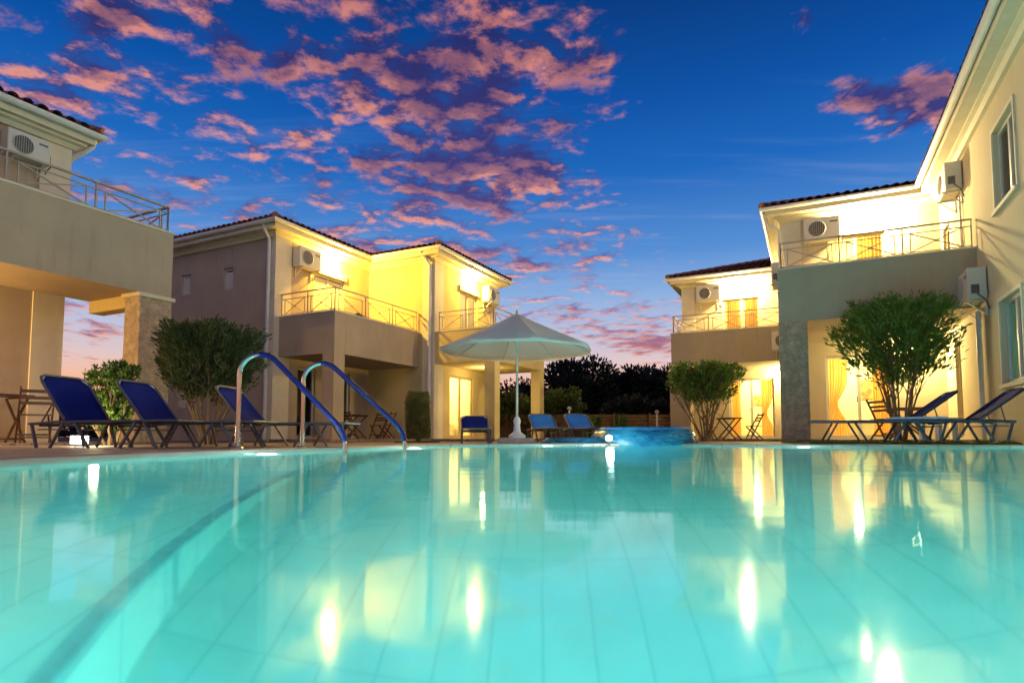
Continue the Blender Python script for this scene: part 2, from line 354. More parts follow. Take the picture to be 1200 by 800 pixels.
# ------------------------------------------------------------------ mesh builder
class MB:
    def __init__(s): s.v = []; s.f = []
    def add(s, vs, fs):
        o = len(s.v); s.v += [tuple(v) for v in vs]; s.f += [tuple(i+o for i in f) for f in fs]; return s
    def box(s, x0, x1, y0, y1, z0, z1):
        x0, x1 = sorted((x0, x1)); y0, y1 = sorted((y0, y1)); z0, z1 = sorted((z0, z1))
        v = [(x, y, z) for z in (z0, z1) for y in (y0, y1) for x in (x0, x1)]
        return s.add(v, [(0, 2, 3, 1), (4, 5, 7, 6), (0, 1, 5, 4), (2, 6, 7, 3), (0, 4, 6, 2), (1, 3, 7, 5)])
    def bar(s, p, q, w, h=None, up=(0, 0, 1)):
        p = Vector(p); q = Vector(q); h = h or w; d = (q-p)
        if d.length < 1e-6: return s
        d.normalize(); up = Vector(up)
        if abs(d.dot(up)) > .98: up = Vector((1, 0, 0))
        a = d.cross(up).normalized(); b = a.cross(d).normalized()
        vs = []
        for c in (p, q):
            for i, j in ((-1, -1), (1, -1), (1, 1), (-1, 1)): vs.append(c + a*(i*w/2) + b*(j*h/2))
        return s.add(vs, [(0, 1, 2, 3), (7, 6, 5, 4), (0, 4, 5, 1), (1, 5, 6, 2), (2, 6, 7, 3), (3, 7, 4, 0)])
    def tube(s, pts, r, seg=10, cap=True):
        pts = [Vector(p) for p in pts]; n = len(pts)
        rs = r if isinstance(r, (list, tuple)) else [r]*n
        vs = []; fs = []; prev = None
        for i, p in enumerate(pts):
            t = (pts[min(i+1, n-1)] - pts[max(i-1, 0)]).normalized()
            if prev is None:
                u = Vector((0, 0, 1)) if abs(t.z) < .9 else Vector((1, 0, 0))
                a = t.cross(u).normalized()
            else: a = (prev - t*prev.dot(t)).normalized()
            prev = a; b = t.cross(a)
            for k in range(seg):
                g = 2*pi*k/seg; vs.append(p + a*(cos(g)*rs[i]) + b*(sin(g)*rs[i]))
        for i in range(n-1):
            for k in range(seg):
                k2 = (k+1) % seg; fs.append((i*seg+k, i*seg+k2, (i+1)*seg+k2, (i+1)*seg+k))
        if cap: fs.append(tuple(range(seg))[::-1]); fs.append(tuple((n-1)*seg+k for k in range(seg)))
        return s.add(vs, fs)
    def lathe(s, prof, c=(0, 0, 0), seg=24):
        vs = []; fs = []; n = len(prof)
        for r, z in prof:
            for k in range(seg): g = 2*pi*k/seg; vs.append((c[0]+r*cos(g), c[1]+r*sin(g), c[2]+z))
        for i in range(n-1):
            for k in range(seg):
                k2 = (k+1) % seg; fs.append((i*seg+k, i*seg+k2, (i+1)*seg+k2, (i+1)*seg+k))
        fs.append(tuple(range(seg))[::-1]); fs.append(tuple((n-1)*seg+k for k in range(seg)))
        return s.add(vs, fs)
    def sweep(s, path, prof, side=1):
        """prof: closed list of (offset, z); path: open polyline of (x, y); side 1 = offset to the right of travel"""
        P_ = [Vector((p[0], p[1])) for p in path]; n = len(P_); vs = []; fs = []; m = len(prof)
        for i in range(n):
            nrm = []
            for a, b in ((i-1, i), (i, i+1)):
                if a >= 0 and b < n:
                    d = (P_[b]-P_[a]).normalized(); nrm.append(Vector((d.y, -d.x))*side)
            if len(nrm) == 2:
                k = (nrm[0]+nrm[1]); k = k / max(.2, (1+nrm[0].dot(nrm[1])))
            else: k = nrm[0]
            for o, z in prof: q = P_[i] + k*o; vs.append((q.x, q.y, z))
        for i in range(n-1):
            for j in range(m):
                j2 = (j+1) % m; fs.append((i*m+j, i*m+j2, (i+1)*m+j2, (i+1)*m+j))
        fs.append(tuple(range(m))[::-1]); fs.append(tuple((n-1)*m+j for j in range(m)))
        return s.add(vs, fs)
    def wall(s, p0, p1, z0, z1, t=.2, holes=(), side=1):
        """wall with rectangular openings; outer face on the line p0-p1, thickness goes to the other side"""
        p0 = Vector(p0); p1 = Vector(p1); L = (p1-p0).length; d = (p1-p0)/L; nin = Vector((-d.y, d.x))*side
        xs = sorted({0, L, *[h[0] for h in holes], *[h[1] for h in holes]}); zs = sorted({z0, z1, *[h[2] for h in holes], *[h[3] for h in holes]})
        solid = lambda i, j: 0 <= i < len(xs)-1 and 0 <= j < len(zs)-1 and not any(h[0] <= (xs[i]+xs[i+1])/2 <= h[1] and h[2] <= (zs[j]+zs[j+1])/2 <= h[3] for h in holes)
        def pt(a, z, k): q = p0 + d*a + nin*(t*k); return (q.x, q.y, z)
        for i in range(len(xs)-1):
            for j in range(len(zs)-1):
                if not solid(i, j): continue
                a, b, c, e = xs[i], xs[i+1], zs[j], zs[j+1]
                s.add([pt(a, c, 0), pt(b, c, 0), pt(b, e, 0), pt(a, e, 0)], [(0, 1, 2, 3)])
                s.add([pt(a, c, 1), pt(b, c, 1), pt(b, e, 1), pt(a, e, 1)], [(3, 2, 1, 0)])
                if not solid(i-1, j): s.add([pt(a, c, 0), pt(a, e, 0), pt(a, e, 1), pt(a, c, 1)], [(0, 1, 2, 3)])
                if not solid(i+1, j): s.add([pt(b, c, 0), pt(b, e, 0), pt(b, e, 1), pt(b, c, 1)], [(3, 2, 1, 0)])
                if not solid(i, j-1): s.add([pt(a, c, 0), pt(b, c, 0), pt(b, c, 1), pt(a, c, 1)], [(3, 2, 1, 0)])
                if not solid(i, j+1): s.add([pt(a, e, 0), pt(b, e, 0), pt(b, e, 1), pt(a, e, 1)], [(0, 1, 2, 3)])
        return s
    def build(s, name, material, parent=None, smooth=False, bevel=0, loc=None, rz=None, solid=0):
        me = bpy.data.meshes.new(name); me.from_pydata(s.v, [], s.f); me.update()
        me.materials.append(material)
        if smooth:
            for p in me.polygons: p.use_smooth = True
            try: me.set_sharp_from_angle(angle=radians(40))
            except Exception: pass
        o = bpy.data.objects.new(name, me); COL.objects.link(o)
        if parent: o.parent = parent
        if loc: o.location = loc
        if rz is not None: o.rotation_euler = (0, 0, rz)
        if solid:
            md = o.modifiers.new('thick', 'SOLIDIFY'); md.thickness = solid
        if bevel:
            md = o.modifiers.new('bevel', 'BEVEL'); md.width = bevel; md.segments = 2; md.limit_method = 'ANGLE'
        return o

def tag(o, label=None, cat=None, group=None, kind=None):
    if label: o['label'] = label
    if cat: o['category'] = cat
    if group: o['group'] = group
    if kind: o['kind'] = kind
    return o
def empty(name, loc, rz=0, **kw):
    o = bpy.data.objects.new(name, None); COL.objects.link(o)
    o.location = loc; o.rotation_euler = (0, 0, rz); o.empty_display_size = .1
    return tag(o, **kw)
def copy_tree(o, parent=None):
    c = o.copy(); COL.objects.link(c); c.parent = parent
    for ch in list(o.children): copy_tree(ch, c)
    return c
def point(name, loc, power, col, r=.06, parent=None):
    l = bpy.data.lights.new(name, 'POINT'); l.energy = power; l.color = col; l.shadow_soft_size = r
    o = bpy.data.objects.new(name, l); COL.objects.link(o); o.location = loc
    if parent: o.parent = parent
    return o

# ------------------------------------------------------------------ the pool and the ground
CTRL = [(-2.0, -1.6), (-2.45, 0.2), (-2.62, 1.8), (-2.72, 3.1), (-2.78, 4.3), (-2.62, 5.4), (-2.28, 6.4), (-1.92, 7.6), (-1.55, 8.8),
        (-1.15, 9.9), (-.5, 10.55), (.6, 10.85), (2.0, 10.95), (3.4, 10.8), (4.1, 10.1), (4.8, 9.45), (6.2, 9.2), (8.2, 9.0), (10, 8.7),
        (11.5, 7.6), (12.2, 5.5), (12.0, 2.5), (11, 0), (8.5, -1.7), (4, -2.2), (0, -2.1)]
def spline(c, k=6):
    out = []; n = len(c)
    for i in range(n):
        p = [Vector((*c[(i+j-1) % n], 0)) for j in range(4)]
        for s_ in range(k):
            t = s_/k
            q = .5*((2*p[1]) + (p[2]-p[0])*t + (2*p[0]-5*p[1]+4*p[2]-p[3])*t*t + (3*p[1]-p[0]-3*p[2]+p[3])*t**3)
            out.append(Vector((q.x, q.y)))
    return out
EDGE = spline(CTRL); NE = len(EDGE)
CEN = Vector((4.0, 4.5))
def offset(edge, d):
    out = []
    for i in range(len(edge)):
        t = (edge[(i+1) % len(edge)]-edge[i-1]).normalized()
        out.append(edge[i] + Vector((-t.y, t.x))*d)     # loop runs clockwise: left normal points outwards
    return out
def ring(name, a, b, za, zb, m, **kw):
    mb = MB(); n = len(a)
    mb.v = [(p.x, p.y, za) for p in a] + [(p.x, p.y, zb) for p in b]
    mb.f = [(i, (i+1) % n, n+(i+1) % n, n+i) for i in range(n)]
    return mb.build(name, m, **kw)
WZ = -0.035; FLOOR = -1.35
out1 = offset(EDGE, .38)
def radial(r0): return [CEN + (p-CEN).normalized()*r0 for p in EDGE]
deck_out = [CEN + (p-CEN).normalized()*((p-CEN).length+5.5) for p in EDGE]
# coping: rounded bullnose ring
mb = MB(); prof = [(.0, -.10), (-.02, -.025), (-.012, -.006), (.01, 0.0), (.37, 0.0), (.38, -.005), (.38, -.1)]
rings = [offset(EDGE, o) for o, z in prof]
for j, (o, z) in enumerate(prof): mb.v += [(p.x, p.y, z+.004) for p in rings[j]]
for j in range(len(prof)-1):
    for i in range(NE): mb.f.append((j*NE+i, j*NE+(i+1) % NE, (j+1)*NE+(i+1) % NE, (j+1)*NE+i))
tag(mb.build('pool_coping', M['coping'], smooth=True), kind='structure')
tag(ring('pool_deck', offset(EDGE, .38), deck_out, 0, 0, M['paver']), kind='structure')
tag(ring('ground', [p*.985+CEN*.015 for p in deck_out], radial(900), -.012, -.012, M['ground']), kind='structure')
mb = MB(); 
a = EDGE
lv = [(-.10, 0), (-.2, 0), (FLOOR, 0)]
tag(ring('pool_waterline_band', a, a, -.10, -.22, M['band']), kind='structure')
tag(ring('pool_wall', a, a, -.22, FLOOR, M['pool_wall']), kind='structure')
mb = MB(); mb.v = [(p.x, p.y, FLOOR) for p in EDGE] + [(CEN.x, CEN.y, FLOOR)]
mb.f = [(i, (i+1) % NE, NE) for i in range(NE)]
tag(mb.build('pool_floor', M['pool_tile']), kind='structure')
mb = MB(); wedge = offset(EDGE, .004)
mb.v = [(p.x, p.y, WZ) for p in wedge] + [(CEN.x, CEN.y, WZ)]
mb.f = [((i+1) % NE, i, NE) for i in range(NE)]
wat = tag(mb.build('pool_water', M['water']), kind='structure')
if wat.data.polygons[0].normal.z < 0: wat.data.flip_normals()
# curved underwater ledge along the left side with a dark tile edge
LED = [(-.75, -1.9), (-.74, -.6), (-.80, .5), (-.98, 1.7), (-1.2, 3.0), (-1.42, 4.3), (-1.60, 5.6), (-1.50, 6.9), (-1.30, 8.0), (-.95, 9.2), (-.5, 10.5)]
def open_spline(c, k=8):
    out = []; n = len(c)
    for i in range(n-1):
        p = [Vector((*c[max(0, min(n-1, i+j-1))], 0)) for j in range(4)]
        for s_ in range(k):
            t = s_/k
            q = .5*((2*p[1]) + (p[2]-p[0])*t + (2*p[0]-5*p[1]+4*p[2]-p[3])*t*t + (3*p[1]-p[0]-3*p[2]+p[3])*t**3)
            out.append(Vector((q.x, q.y)))
    out.append(Vector(c[-1])); return out
le = open_spline(LED)
far_l = [Vector((-2.95, p.y)) for p in le]
LZ = -1.02
mb = MB(); n = len(le)
mb.v = [(p.x-.035, p.y, LZ) for p in le] + [(q.x, q.y, LZ) for q in far_l]
mb.f = [(i, i+1, n+i+1, n+i) for i in range(n-1)]
tag(mb.build('pool_ledge', M['pool_tile']), kind='structure')
mb = MB()
mb.sweep([(p.x, p.y) for p in le], [(0, LZ), (.012, LZ+.004), (.012, LZ-.03), (0, LZ-.03), (-.035, LZ), (-.035, LZ+.004)], 1)
tag(mb.build('ledge_edge_tiles', M['pool_dark']), kind='structure')
mb = MB(); mb.v = [(p.x, p.y, LZ-.03) for p in le] + [(p.x, p.y, FLOOR) for p in le]
mb.f = [(i, i+1, n+i+1, n+i) for i in range(n-1)]
tag(mb.build('ledge_wall', M['pool_wall']), kind='structure')

# right lawn strip
rl = [i for i in range(NE) if EDGE[i].x > 4.6 and EDGE[i].y > 5]
a = offset(EDGE, .40)
mb = MB(); m0 = len(rl)
mb.v = [(a[i].x, a[i].y, .03) for i in rl] + [(a[i].x, a[i].y, -.01) for i in rl] + [(EDGE[i].x + (EDGE[i]-CEN).normalized().x*2.6, EDGE[i].y + (EDGE[i]-CEN).normalized().y*2.6, .06) for i in rl]
mb.f = [(j, j+1, 2*m0+j+1, 2*m0+j) for j in range(m0-1)] + [(m0+j, m0+j+1, j+1, j) for j in range(m0-1)]
tag(mb.build('lawn', M['lawn']), kind='structure')
# grass tufts on the strip next to the coping
mb = MB(); rr = random.Random(4)
for _ in range(9000):
    i = rr.choice(rl); t = rr.random()**1.5*1.6
    p = EDGE[i] + (EDGE[i]-CEN).normalized()*(.42+t) + Vector((rr.uniform(-.12, .12), rr.uniform(-.03, .12)))
    h = rr.uniform(.015, .045); an = rr.uniform(0, pi); w = .004
    zb = .03+.01*t
    mb.add([(p.x-w*cos(an), p.y-w*sin(an), zb), (p.x+w*cos(an), p.y+w*sin(an), zb), (p.x+rr.uniform(-.015, .015), p.y+rr.uniform(-.015, .015), zb+h)], [(0, 1, 2)])
tag(mb.build('grass', M['leaf_olive']), 'short grass edging the pool on the right', 'grass', kind='stuff')

# underwater lamps
pl0 = None
PL = [(-2.50, 5.75, 1), (-1.62, 8.6, 1), (.6, 10.86, 1), (4.72, 9.5, 1), (8.2, 9.0, 1), (11.8, 6.3, 1), (11.9, 2.2, 1), (7.5, -1.85, 1), (2.0, -2.15, 1), (-2.2, -.9, 1)]
PWR = [260, 260, 190, 210, 160, 420, 540, 580, 580, 200]
plabels = ['round underwater lamp in the pool wall below the steel handrails', 'round underwater lamp in the pool wall past the handrails',
           'round underwater lamp in the far pool wall below the parasol', 'round underwater lamp below the flowering bush',
           'round underwater lamp below the loungers on the lawn', 'round underwater lamp near the far right end of the pool',
           'round underwater lamp in the right end of the pool', 'round underwater lamp on the near side, right', 'round underwater lamp on the near side, middle', 'round underwater lamp on the near side, left']
for k, (x, y, s_) in enumerate(PL):
    q = min(range(NE), key=lambda i: (EDGE[i]-Vector((x, y))).length)
    t = (EDGE[(q+1) % NE]-EDGE[q-1]).normalized(); inn = Vector((t.y, -t.x))
    c = EDGE[q] + inn*.03
    e = empty('pool_lamp', (c.x, c.y, -.26), atan2(inn.y, inn.x), label=plabels[k], cat='pool lamp', group='underwater lamps in the pool wall')
    if pl0 is None:
        pr = [(.095, -.03), (.095, .0), (.075, .008)]
        m1 = MB().lathe(pr); m1.v = [(z, x_, y_) for x_, y_, z in m1.v]
        m2 = MB().lathe([(.072, 0.0), (.07, .012), (.03, .02)]); m2.v = [(z, x_, y_) for x_, y_, z in m2.v]
        pa = m1.build('rim', M['steel'], e, smooth=True); pb = m2.build('lens', M['pool_lamp'], e, smooth=True); pl0 = (pa, pb)
    else:
        for s0 in pl0: c2 = s0.copy(); COL.objects.link(c2); c2.parent = e
    point('pool_light', (c.x+inn.x*.22, c.y+inn.y*.22, -.22), PWR[k], (.80, 1.0, .99), .09)

# ------------------------------------------------------------------ villas
def roof(mb, x0, x1, y0, y1, z, pitch=.33, w=.21):
    X, Y = x1-x0, y1-y0; half = min(X, Y)/2
    for (ox, oy, ax, ay, ux, uy, L) in ((x0, y0, 1, 0, 0, 1, X), (x1, y0, 0, 1, -1, 0, Y), (x1, y1, -1, 0, 0, -1, X), (x0, y1, 0, -1, 1, 0, Y)):
        # flat pan under the barrels
        tp = min(half, L/2)
        P0 = (ox, oy, z); P1 = (ox+ax*L, oy+ay*L, z)
        P2 = (ox+ax*(L-tp)+ux*tp, oy+ay*(L-tp)+uy*tp, z+tp*pitch); P3 = (ox+ax*tp+ux*tp, oy+ay*tp+uy*tp, z+tp*pitch)
        mb.add([P0, P1, P2, P3], [(0, 1, 2, 3)])
        k = int(L/w); ww = L/k; R_ = ww*.40
        for i in range(k):
            s_ = (i+.5)*ww; run = min(s_, L-s_, half)
            nc = max(1, int(run/.36)); prev = -.05
            for c in range(nc+1):
                a0 = -.05 if c == 0 else c*.36-.04
                a1 = min((c+1)*.36, run)
                if a1 <= a0: continue
                vs = []
                jit = random.uniform(-.012, .012)
                for q, aa in enumerate((a0, a1)):
                    r2 = R_*(1.0 if q == 0 else .86)
                    for g in range(6):
                        an = pi*g/5; o = cos(an)*r2; hgt = sin(an)*r2*.95 + (.022 if q == 0 else 0) + aa*pitch + jit*.5
                        vs.append((ox+ax*(s_+o+jit*.4)+ux*aa, oy+ay*(s_+o+jit*.4)+uy*aa, z+hgt))
                fs = [(g, g+1, g+7, g+6) for g in range(5)]
                mb.add(vs, fs)
        # hip tube
        p = Vector(P0); q = Vector(P3); n_ = max(2, int((q-p).length/.36))
        for i in range(n_):
            a_ = p.lerp(q, i/n_); b_ = p.lerp(q, (i+1.05)/n_)
            mb.tube([a_+Vector((0, 0, .04)), b_+Vector((0, 0, .04))], [.10, .08], 8)
    if X > Y: mb.tube([(x0+half, (y0+y1)/2, z+half*pitch+.05), (x1-half, (y0+y1)/2, z+half*pitch+.05)], .1, 8)
    elif Y > X: mb.tube([((x0+x1)/2, y0+half, z+half*pitch+.05), ((x0+x1)/2, y1-half, z+half*pitch+.05)], .1, 8)

def eaves(path, z, parent, side=1, over=.45):
    mb = MB()
    mb.sweep(path, [(-.1, z-.20), (over-.06, z-.20), (over-.06, z-.03), (-.1, z-.03)], side)
    mb.sweep(path, [(-.1, z-.34), (.07, z-.34), (.12, z-.27), (.19, z-.25), (.19, z-.203), (-.1, z-.203)], side)
    mb.build('eaves', M['trim'], parent)
    g = MB(); o = over-.055; pr = []
    for k in range(7): an = pi + pi*k/6; pr.append((o+.07+cos(an)*.07, z-.035+sin(an)*.085+.02))
    pr += [(o+.14, z-.008), (o+.128, z-.008), (o+.128, z-.015)] + [(o+.012, z-.015), (o+.012, z-.008), (o, z-.008)]
    g.sweep(path, pr, side)
    g.build('gutter', M['white_pvc'], parent)

def railing(parent, path, z, h=.52, r=.011):
    mb = MB()
    for a, b in zip(path[:-1], path[1:]):
        a = Vector((*a, 0)); b = Vector((*b, 0)); L = (b-a).length; d = (b-a)/L
        n = max(1, round(L/1.15)); w = L/n
        at = lambda s_, zz_: a + d*s_ + Vector((0, 0, z+zz_))
        mb.bar(at(-.02, h), at(L+.02, h), .042, .03)
        mb.bar(at(0, h*.76), at(L, h*.76), .018); mb.bar(at(0, h*.07), at(L, h*.07), .018)
        for i in range(n+1): mb.bar(at(i*w, 0), at(i*w, h-.017), .026)
        for i in range(n):
            s0 = i*w+w*.12; s1 = i*w+w*.88
            mb.bar(at(s0, h*.07), at(s0, h*.76), .020); mb.bar(at(s1, h*.07), at(s1, h*.76), .020)
            mb.bar(at(s0, h*.07+.003), at(s1, h*.76-.003), .019); mb.bar(at(s0, h*.76-.005), at(s1, h*.07+.005), .0195)
            mid = at((s0+s1)/2, h*.415)
            nrm = Vector((d.y, -d.x, 0))*.012
            mb.bar(mid-nrm, mid+nrm, .045)
    return mb.build('balcony_railing', M['rail_metal'], parent)

def door(parent, p0, p1, z0, z1, kind='glass', fm='frame', t=.2, side=1, name='door', mid=True, shut=0):
    """p0-p1 the opening on the outer wall line; leaf set back in the wall"""
    p0 = Vector((*p0, 0)); p1 = Vector((*p1, 0)); L = (p1-p0).length; d = (p1-p0)/L; nin = Vector((-d.y, d.x, 0))*side
    at = lambda s_, z, k=.10: p0 + d*s_ + nin*k + Vector((0, 0, z))
    f = MB(); w = .06
    e = .003
    f.bar(at(w/2+e, z0+e), at(w/2+e, z1-e), w, .07, up=nin); f.bar(at(L-w/2-e, z0+e), at(L-w/2-e, z1-e), w, .07, up=nin)
    f.bar(at(w+e, z1-w/2-e), at(L-w-e, z1-w/2-e), .066, w, up=(0, 0, 1)); f.bar(at(w+e, z0+w/2+e), at(L-w-e, z0+w/2+e), .066, w, up=(0, 0, 1))
    if mid: f.bar(at(L/2, z0+w+e), at(L/2, z1-w-e), .075, .06, up=nin)
    fo = f.build(name, M[fm], parent)
    if kind == 'shutter':
        g = MB(); nz_ = int((z1-z0-2*w)/.055)
        for i in range(nz_):
            za = z0+w+i*.055; g.bar(at(w, za+.027, .105), at(L-w, za+.027, .105), .03, .05)
        g.build('shutter_slats', M['shutter'], fo)
    else:
        g = MB(); g.add([at(w, z0+w, .10), at(L-w, z0+w, .10), at(L-w, z1-w, .10), at(w, z1-w, .10)], [(0, 1, 2, 3)])
        g.build('pane', M['glass'], fo)
        if shut:
            g = MB()
            for i in range(int(shut/.055)): g.bar(at(w, z1-w-.03-i*.055, .13), at(L-w, z1-w-.03-i*.055, .13), .02, .05)
            g.build('shutter_slats', M['shutter'], fo)
        if z0 < .2 and mid: MB().bar(at(L/2-.05, 1.0, .05), at(L/2-.05, 1.15, .05), .02).build('handle', M['steel'], fo)
    return fo

def room(parent, p0, p1, z0, z1, depth=2.2, side=1, power=60, col=(1, .78, .38), curtain=None, picture=None, ext=.4, bed=False):
    p0 = Vector((*p0, 0)); p1 = Vector((*p1, 0)); L = (p1-p0).length; d = (p1-p0)/L; nin = Vector((-d.y, d.x, 0))*side
    at = lambda s_, z, k: p0 + d*s_ + nin*k + Vector((0, 0, z))
    mb = MB(); a, b = -ext, L+ext; k0, k1 = .205, .205+depth; zt = z1+.3
    c = [at(a, z0, k0), at(b, z0, k0), at(b, z0, k1), at(a, z0, k1), at(a, zt, k0), at(b, zt, k0), at(b, zt, k1), at(a, zt, k1)]
    mb.add(c, [(0, 1, 2, 3), (7, 6, 5, 4), (1, 5, 6, 2), (2, 6, 7, 3), (3, 7, 4, 0)])
    ro = mb.build('room', M['room'], parent)
    point('room_light', at(L*.5, zt-.35, depth*.55+.2), power, col, .12, parent)
    if curtain:
        for (s0, s1, tie) in curtain:
            m = MB(); n = 48; rows = 14; vs = []
            for j in range(rows+1):
                v_ = j/rows; z = z0+.03 + (z1+.1-z0)*v_
                pinch = 1 - .55*math.exp(-((v_-.38)/.16)**2) if tie else 1
                for i in range(n+1):
                    u_ = i/n; s_ = s0 + (s1-s0)*(u_*pinch)
                    vs.append(at(s_, z, .30+.03*sin(u_*pi*14)+.01*sin(u_*31+v_*3)))
            m.add(vs, [(j*(n+1)+i, j*(n+1)+i+1, (j+1)*(n+1)+i+1, (j+1)*(n+1)+i) for j in range(rows) for i in range(n)])
            m.build('curtain', M['curtain'], parent, smooth=True)
    if picture:
        s0, s1, za, zb = picture
        MB().bar(at(s0, (za+zb)/2, k1-.03), at(s1, (za+zb)/2, k1-.03), .03, zb-za).build('picture', M['picture'], parent)
    if bed:
        m = MB(); q0 = at(L*.35, z0, k1-1.3); 
        m.bar(at(L*.2, z0+.28, k1-.75), at(L+.3, z0+.28, k1-.75), 1.1, .5)
        m.build('sofa', M['bedding'], parent, bevel=.08)
    return ro

def wall_lamp(parent, loc, nrm, power, col=(1, .76, .36), r=.07, emat='lamp'):
    loc = Vector(loc); nrm = Vector(nrm)
    m = MB().bar(loc+nrm*.003, loc+nrm*.05, .12, .16); o = m.build('wall_lamp', M['white_metal'], parent)
    g = MB().lathe([(.01, -.075), (.05, -.06), (.07, -.02), (.07, .02), (.05, .06), (.01, .075)], (0, 0, 0), 16)
    go = g.build('globe', M[emat], o, smooth=True); go.location = loc+nrm*.11
    point('lamp_light', loc+nrm*.27, power, col, r, parent)
    return o

def pipe(parent, pts, r=.045, name='downpipe', m='white_pvc'):
    mb = MB(); mb.tube(pts, r, 12)
    for z in (.6, 2.2, 4.2):
        a, b = Vector(pts[-2]), Vector(pts[-1])
        if min(a.z, b.z) < z < max(a.z, b.z): mb.tube([(b.x, b.y, z-.02), (b.x, b.y, z+.02)], r*1.25, 12)
    return mb.build(name, M[m], parent, smooth=True)

def parapet(parent, x0, x1, y0, y1, z0, z1, sides, m, t=.14):
    """slab with solid parapet walls along the listed sides and a thin coping"""
    s_ = MB().box(x0, x1, y0, y1, z0+.002, z0+.28); s_.build('balcony_slab', M[m], parent)
    w = MB(); c = MB(); zt = z1-.04; o = .003
    xa = x0-o if 'x0' in sides else x0; xb = x1+o if 'x1' in sides else x1
    ya = y0-o if 'y0' in sides else y0; yb = y1+o if 'y1' in sides else y1
    if 'y0' in sides: w.box(xa, xb, ya, ya+t, z0, zt); c.box(xa-.02, xb+.02, ya-.02, ya+t+.02, zt, z1)
    if 'y1' in sides: w.box(xa, xb, yb-t, yb, z0, zt); c.box(xa-.02, xb+.02, yb-t-.02, yb+.02, zt, z1)
    yy0 = ya+t if 'y0' in sides else ya; yy1 = yb-t if 'y1' in sides else yb
    cc0 = yy0+.02 if 'y0' in sides else yy0; cc1 = yy1-.02 if 'y1' in sides else yy1
    if 'x0' in sides: w.box(xa, xa+t, yy0, yy1, z0, zt); c.box(xa-.02, xa+t+.02, cc0, cc1, zt, z1)
    if 'x1' in sides: w.box(xb-t, xb, yy0, yy1, z0, zt); c.box(xb-t-.02, xb+.02, cc0, cc1, zt, z1)
    w.build('parapet', M[m], parent); c.build('parapet_coping', M['trim'], parent, bevel=.008)

def villa(ox, oy, label, **kw):
    return empty('villa', (ox, oy, 0), -TH, label=label, cat='villa', group='cream two-storey villas round the pool', **kw)
def L2W(o, ex, ey=None): pass
U = Vector((cos(TH), -sin(TH), 0)); V = Vector((sin(TH), cos(TH), 0))
def w2(o, x, y, z=0): return Vector((o[0], o[1], 0)) + U*x + V*y + Vector((0, 0, z))

# ---- N: near villa on the left
N0 = (-6.13, 10.7)
vn = villa(*N0, 'nearest villa at the left edge, dim beige, open terrace on a stone-clad pillar')
mb = MB()
mb.wall((-1.6, -7.5), (-1.6, -.95), 0, 5.38, holes=[(4.5, 5.4, 2.95, 5.05), (1.6, 3.0, 0.02, 2.2)])
mb.wall((-1.6, -.95), (-8, -.95), 0, 5.38); mb.wall((-8, -.95), (-8, -7.5), 0, 5.38); mb.wall((-8, -7.5), (-1.6, -7.5), 0, 5.38)
mb.build('walls', M['stucco_shaded'], vn)
MB().box(-7.79, -1.81, -7.29, -1.16, 5.33, 5.37).build('attic_floor', M['stucco_shaded'], vn)
MB().box(-7.8, -1.81, -7.3, -1.16, 2.6, 2.8).build('storey_floor', M['stucco_shaded'], vn)
MB().box(-1.6, -1.57, -1.40, -.92, .0, 5.28).box(-2.05, -1.6, -.95, -.92, 0, 5.28).build('corner_pilaster', M['trim'], vn)
eaves([(-1.6, -7.5), (-1.6, -.95), (-8, -.95)], 5.62, vn, side=1, over=.34)
mb = MB(); roof(mb, -8.4, -1.25, -7.9, -.60, 5.63); mb.build('roof', M['tile'], vn)
parapet(vn, -1.6, 0, -7.5, 0, 2.6, 3.80, ('x1', 'y1'), 'stucco_shaded')
railing(vn, [(-.07, -7.4), (-.07, -.07), (-1.5, -.07)], 3.80, .46)
MB().box(-.42, .012, -.56, .012, 0, 2.6).build('stone_pillar', M['stone'], vn, bevel=.012)
MB().box(-.46, .05, -.60, .05, 2.53, 2.597).build('pillar_cap', M['trim'], vn)
MB().box(-1.595, -.43, -.5, -.25, 2.38, 2.6).build('cross_beam', M['stucco_lamplit'], vn)
MB().box(-1.6, .3, -7.5, .1, .0, .03).build('terrace_floor', M['paver'], vn)
door(vn, (-1.6, -3.0), (-1.6, -2.1), 2.95, 5.05, 'glass', 'frame')
wall_lamp(vn, (-1.6, -4.0, 1.9), (1, 0, 0), 330, (1, .55, .12))  # added lamp out of view, warms the terrace wall and ceiling
door(vn, (-1.6, -5.9), (-1.6, -4.5), .02, 2.2, 'glass', 'frame')
pipe(vn, [(-1.35, -.66, 5.55), (-1.4, -.68, 5.4), (-1.62, -.84, 5.2), (-1.9, -.86, 5.1), (-1.9, -.86, 0)], .04)

# ---- B: villa at the back on the left
B0 = (-6.58, 16.5)
vb = villa(*B0, 'stepped back villa left of the parasol, two balconies, walls glowing yellow')
EB = 6.02
mb = MB()
mb.wall((-6.2, 0), (0, 0), 0, EB-.2, holes=[(2.15, 2.60, 4.45, 5.07), (4.05, 4.50, 4.40, 5.05), (2.15, 2.60, 1.0, 1.65)])
mb.wall((0, 0), (0, 3.96), 0, EB-.2, holes=[(1.45, 2.75, 2.75, 5.05), (.9, 1.6, .1, 2.12), (2.35, 3.1, .1, 2.12)])
mb.build('walls', M['stucco_shaded'], vb)
mb = MB()
mb.wall((0, 3.96), (2.63, 3.96), 0, EB-.2)
mb.wall((2.63, 3.96), (2.63, 8), 0, EB-.2, holes=[(1.55, 2.75, 2.75, 5.1), (.95, 2.45, .1, 2.15)])
mb.wall((2.63, 8), (-6.2, 8), 0, EB-.2); mb.wall((-6.2, 8), (-6.2, 0), 0, EB-.2)
mb.build('walls', M['stucco_lamplit'], vb)
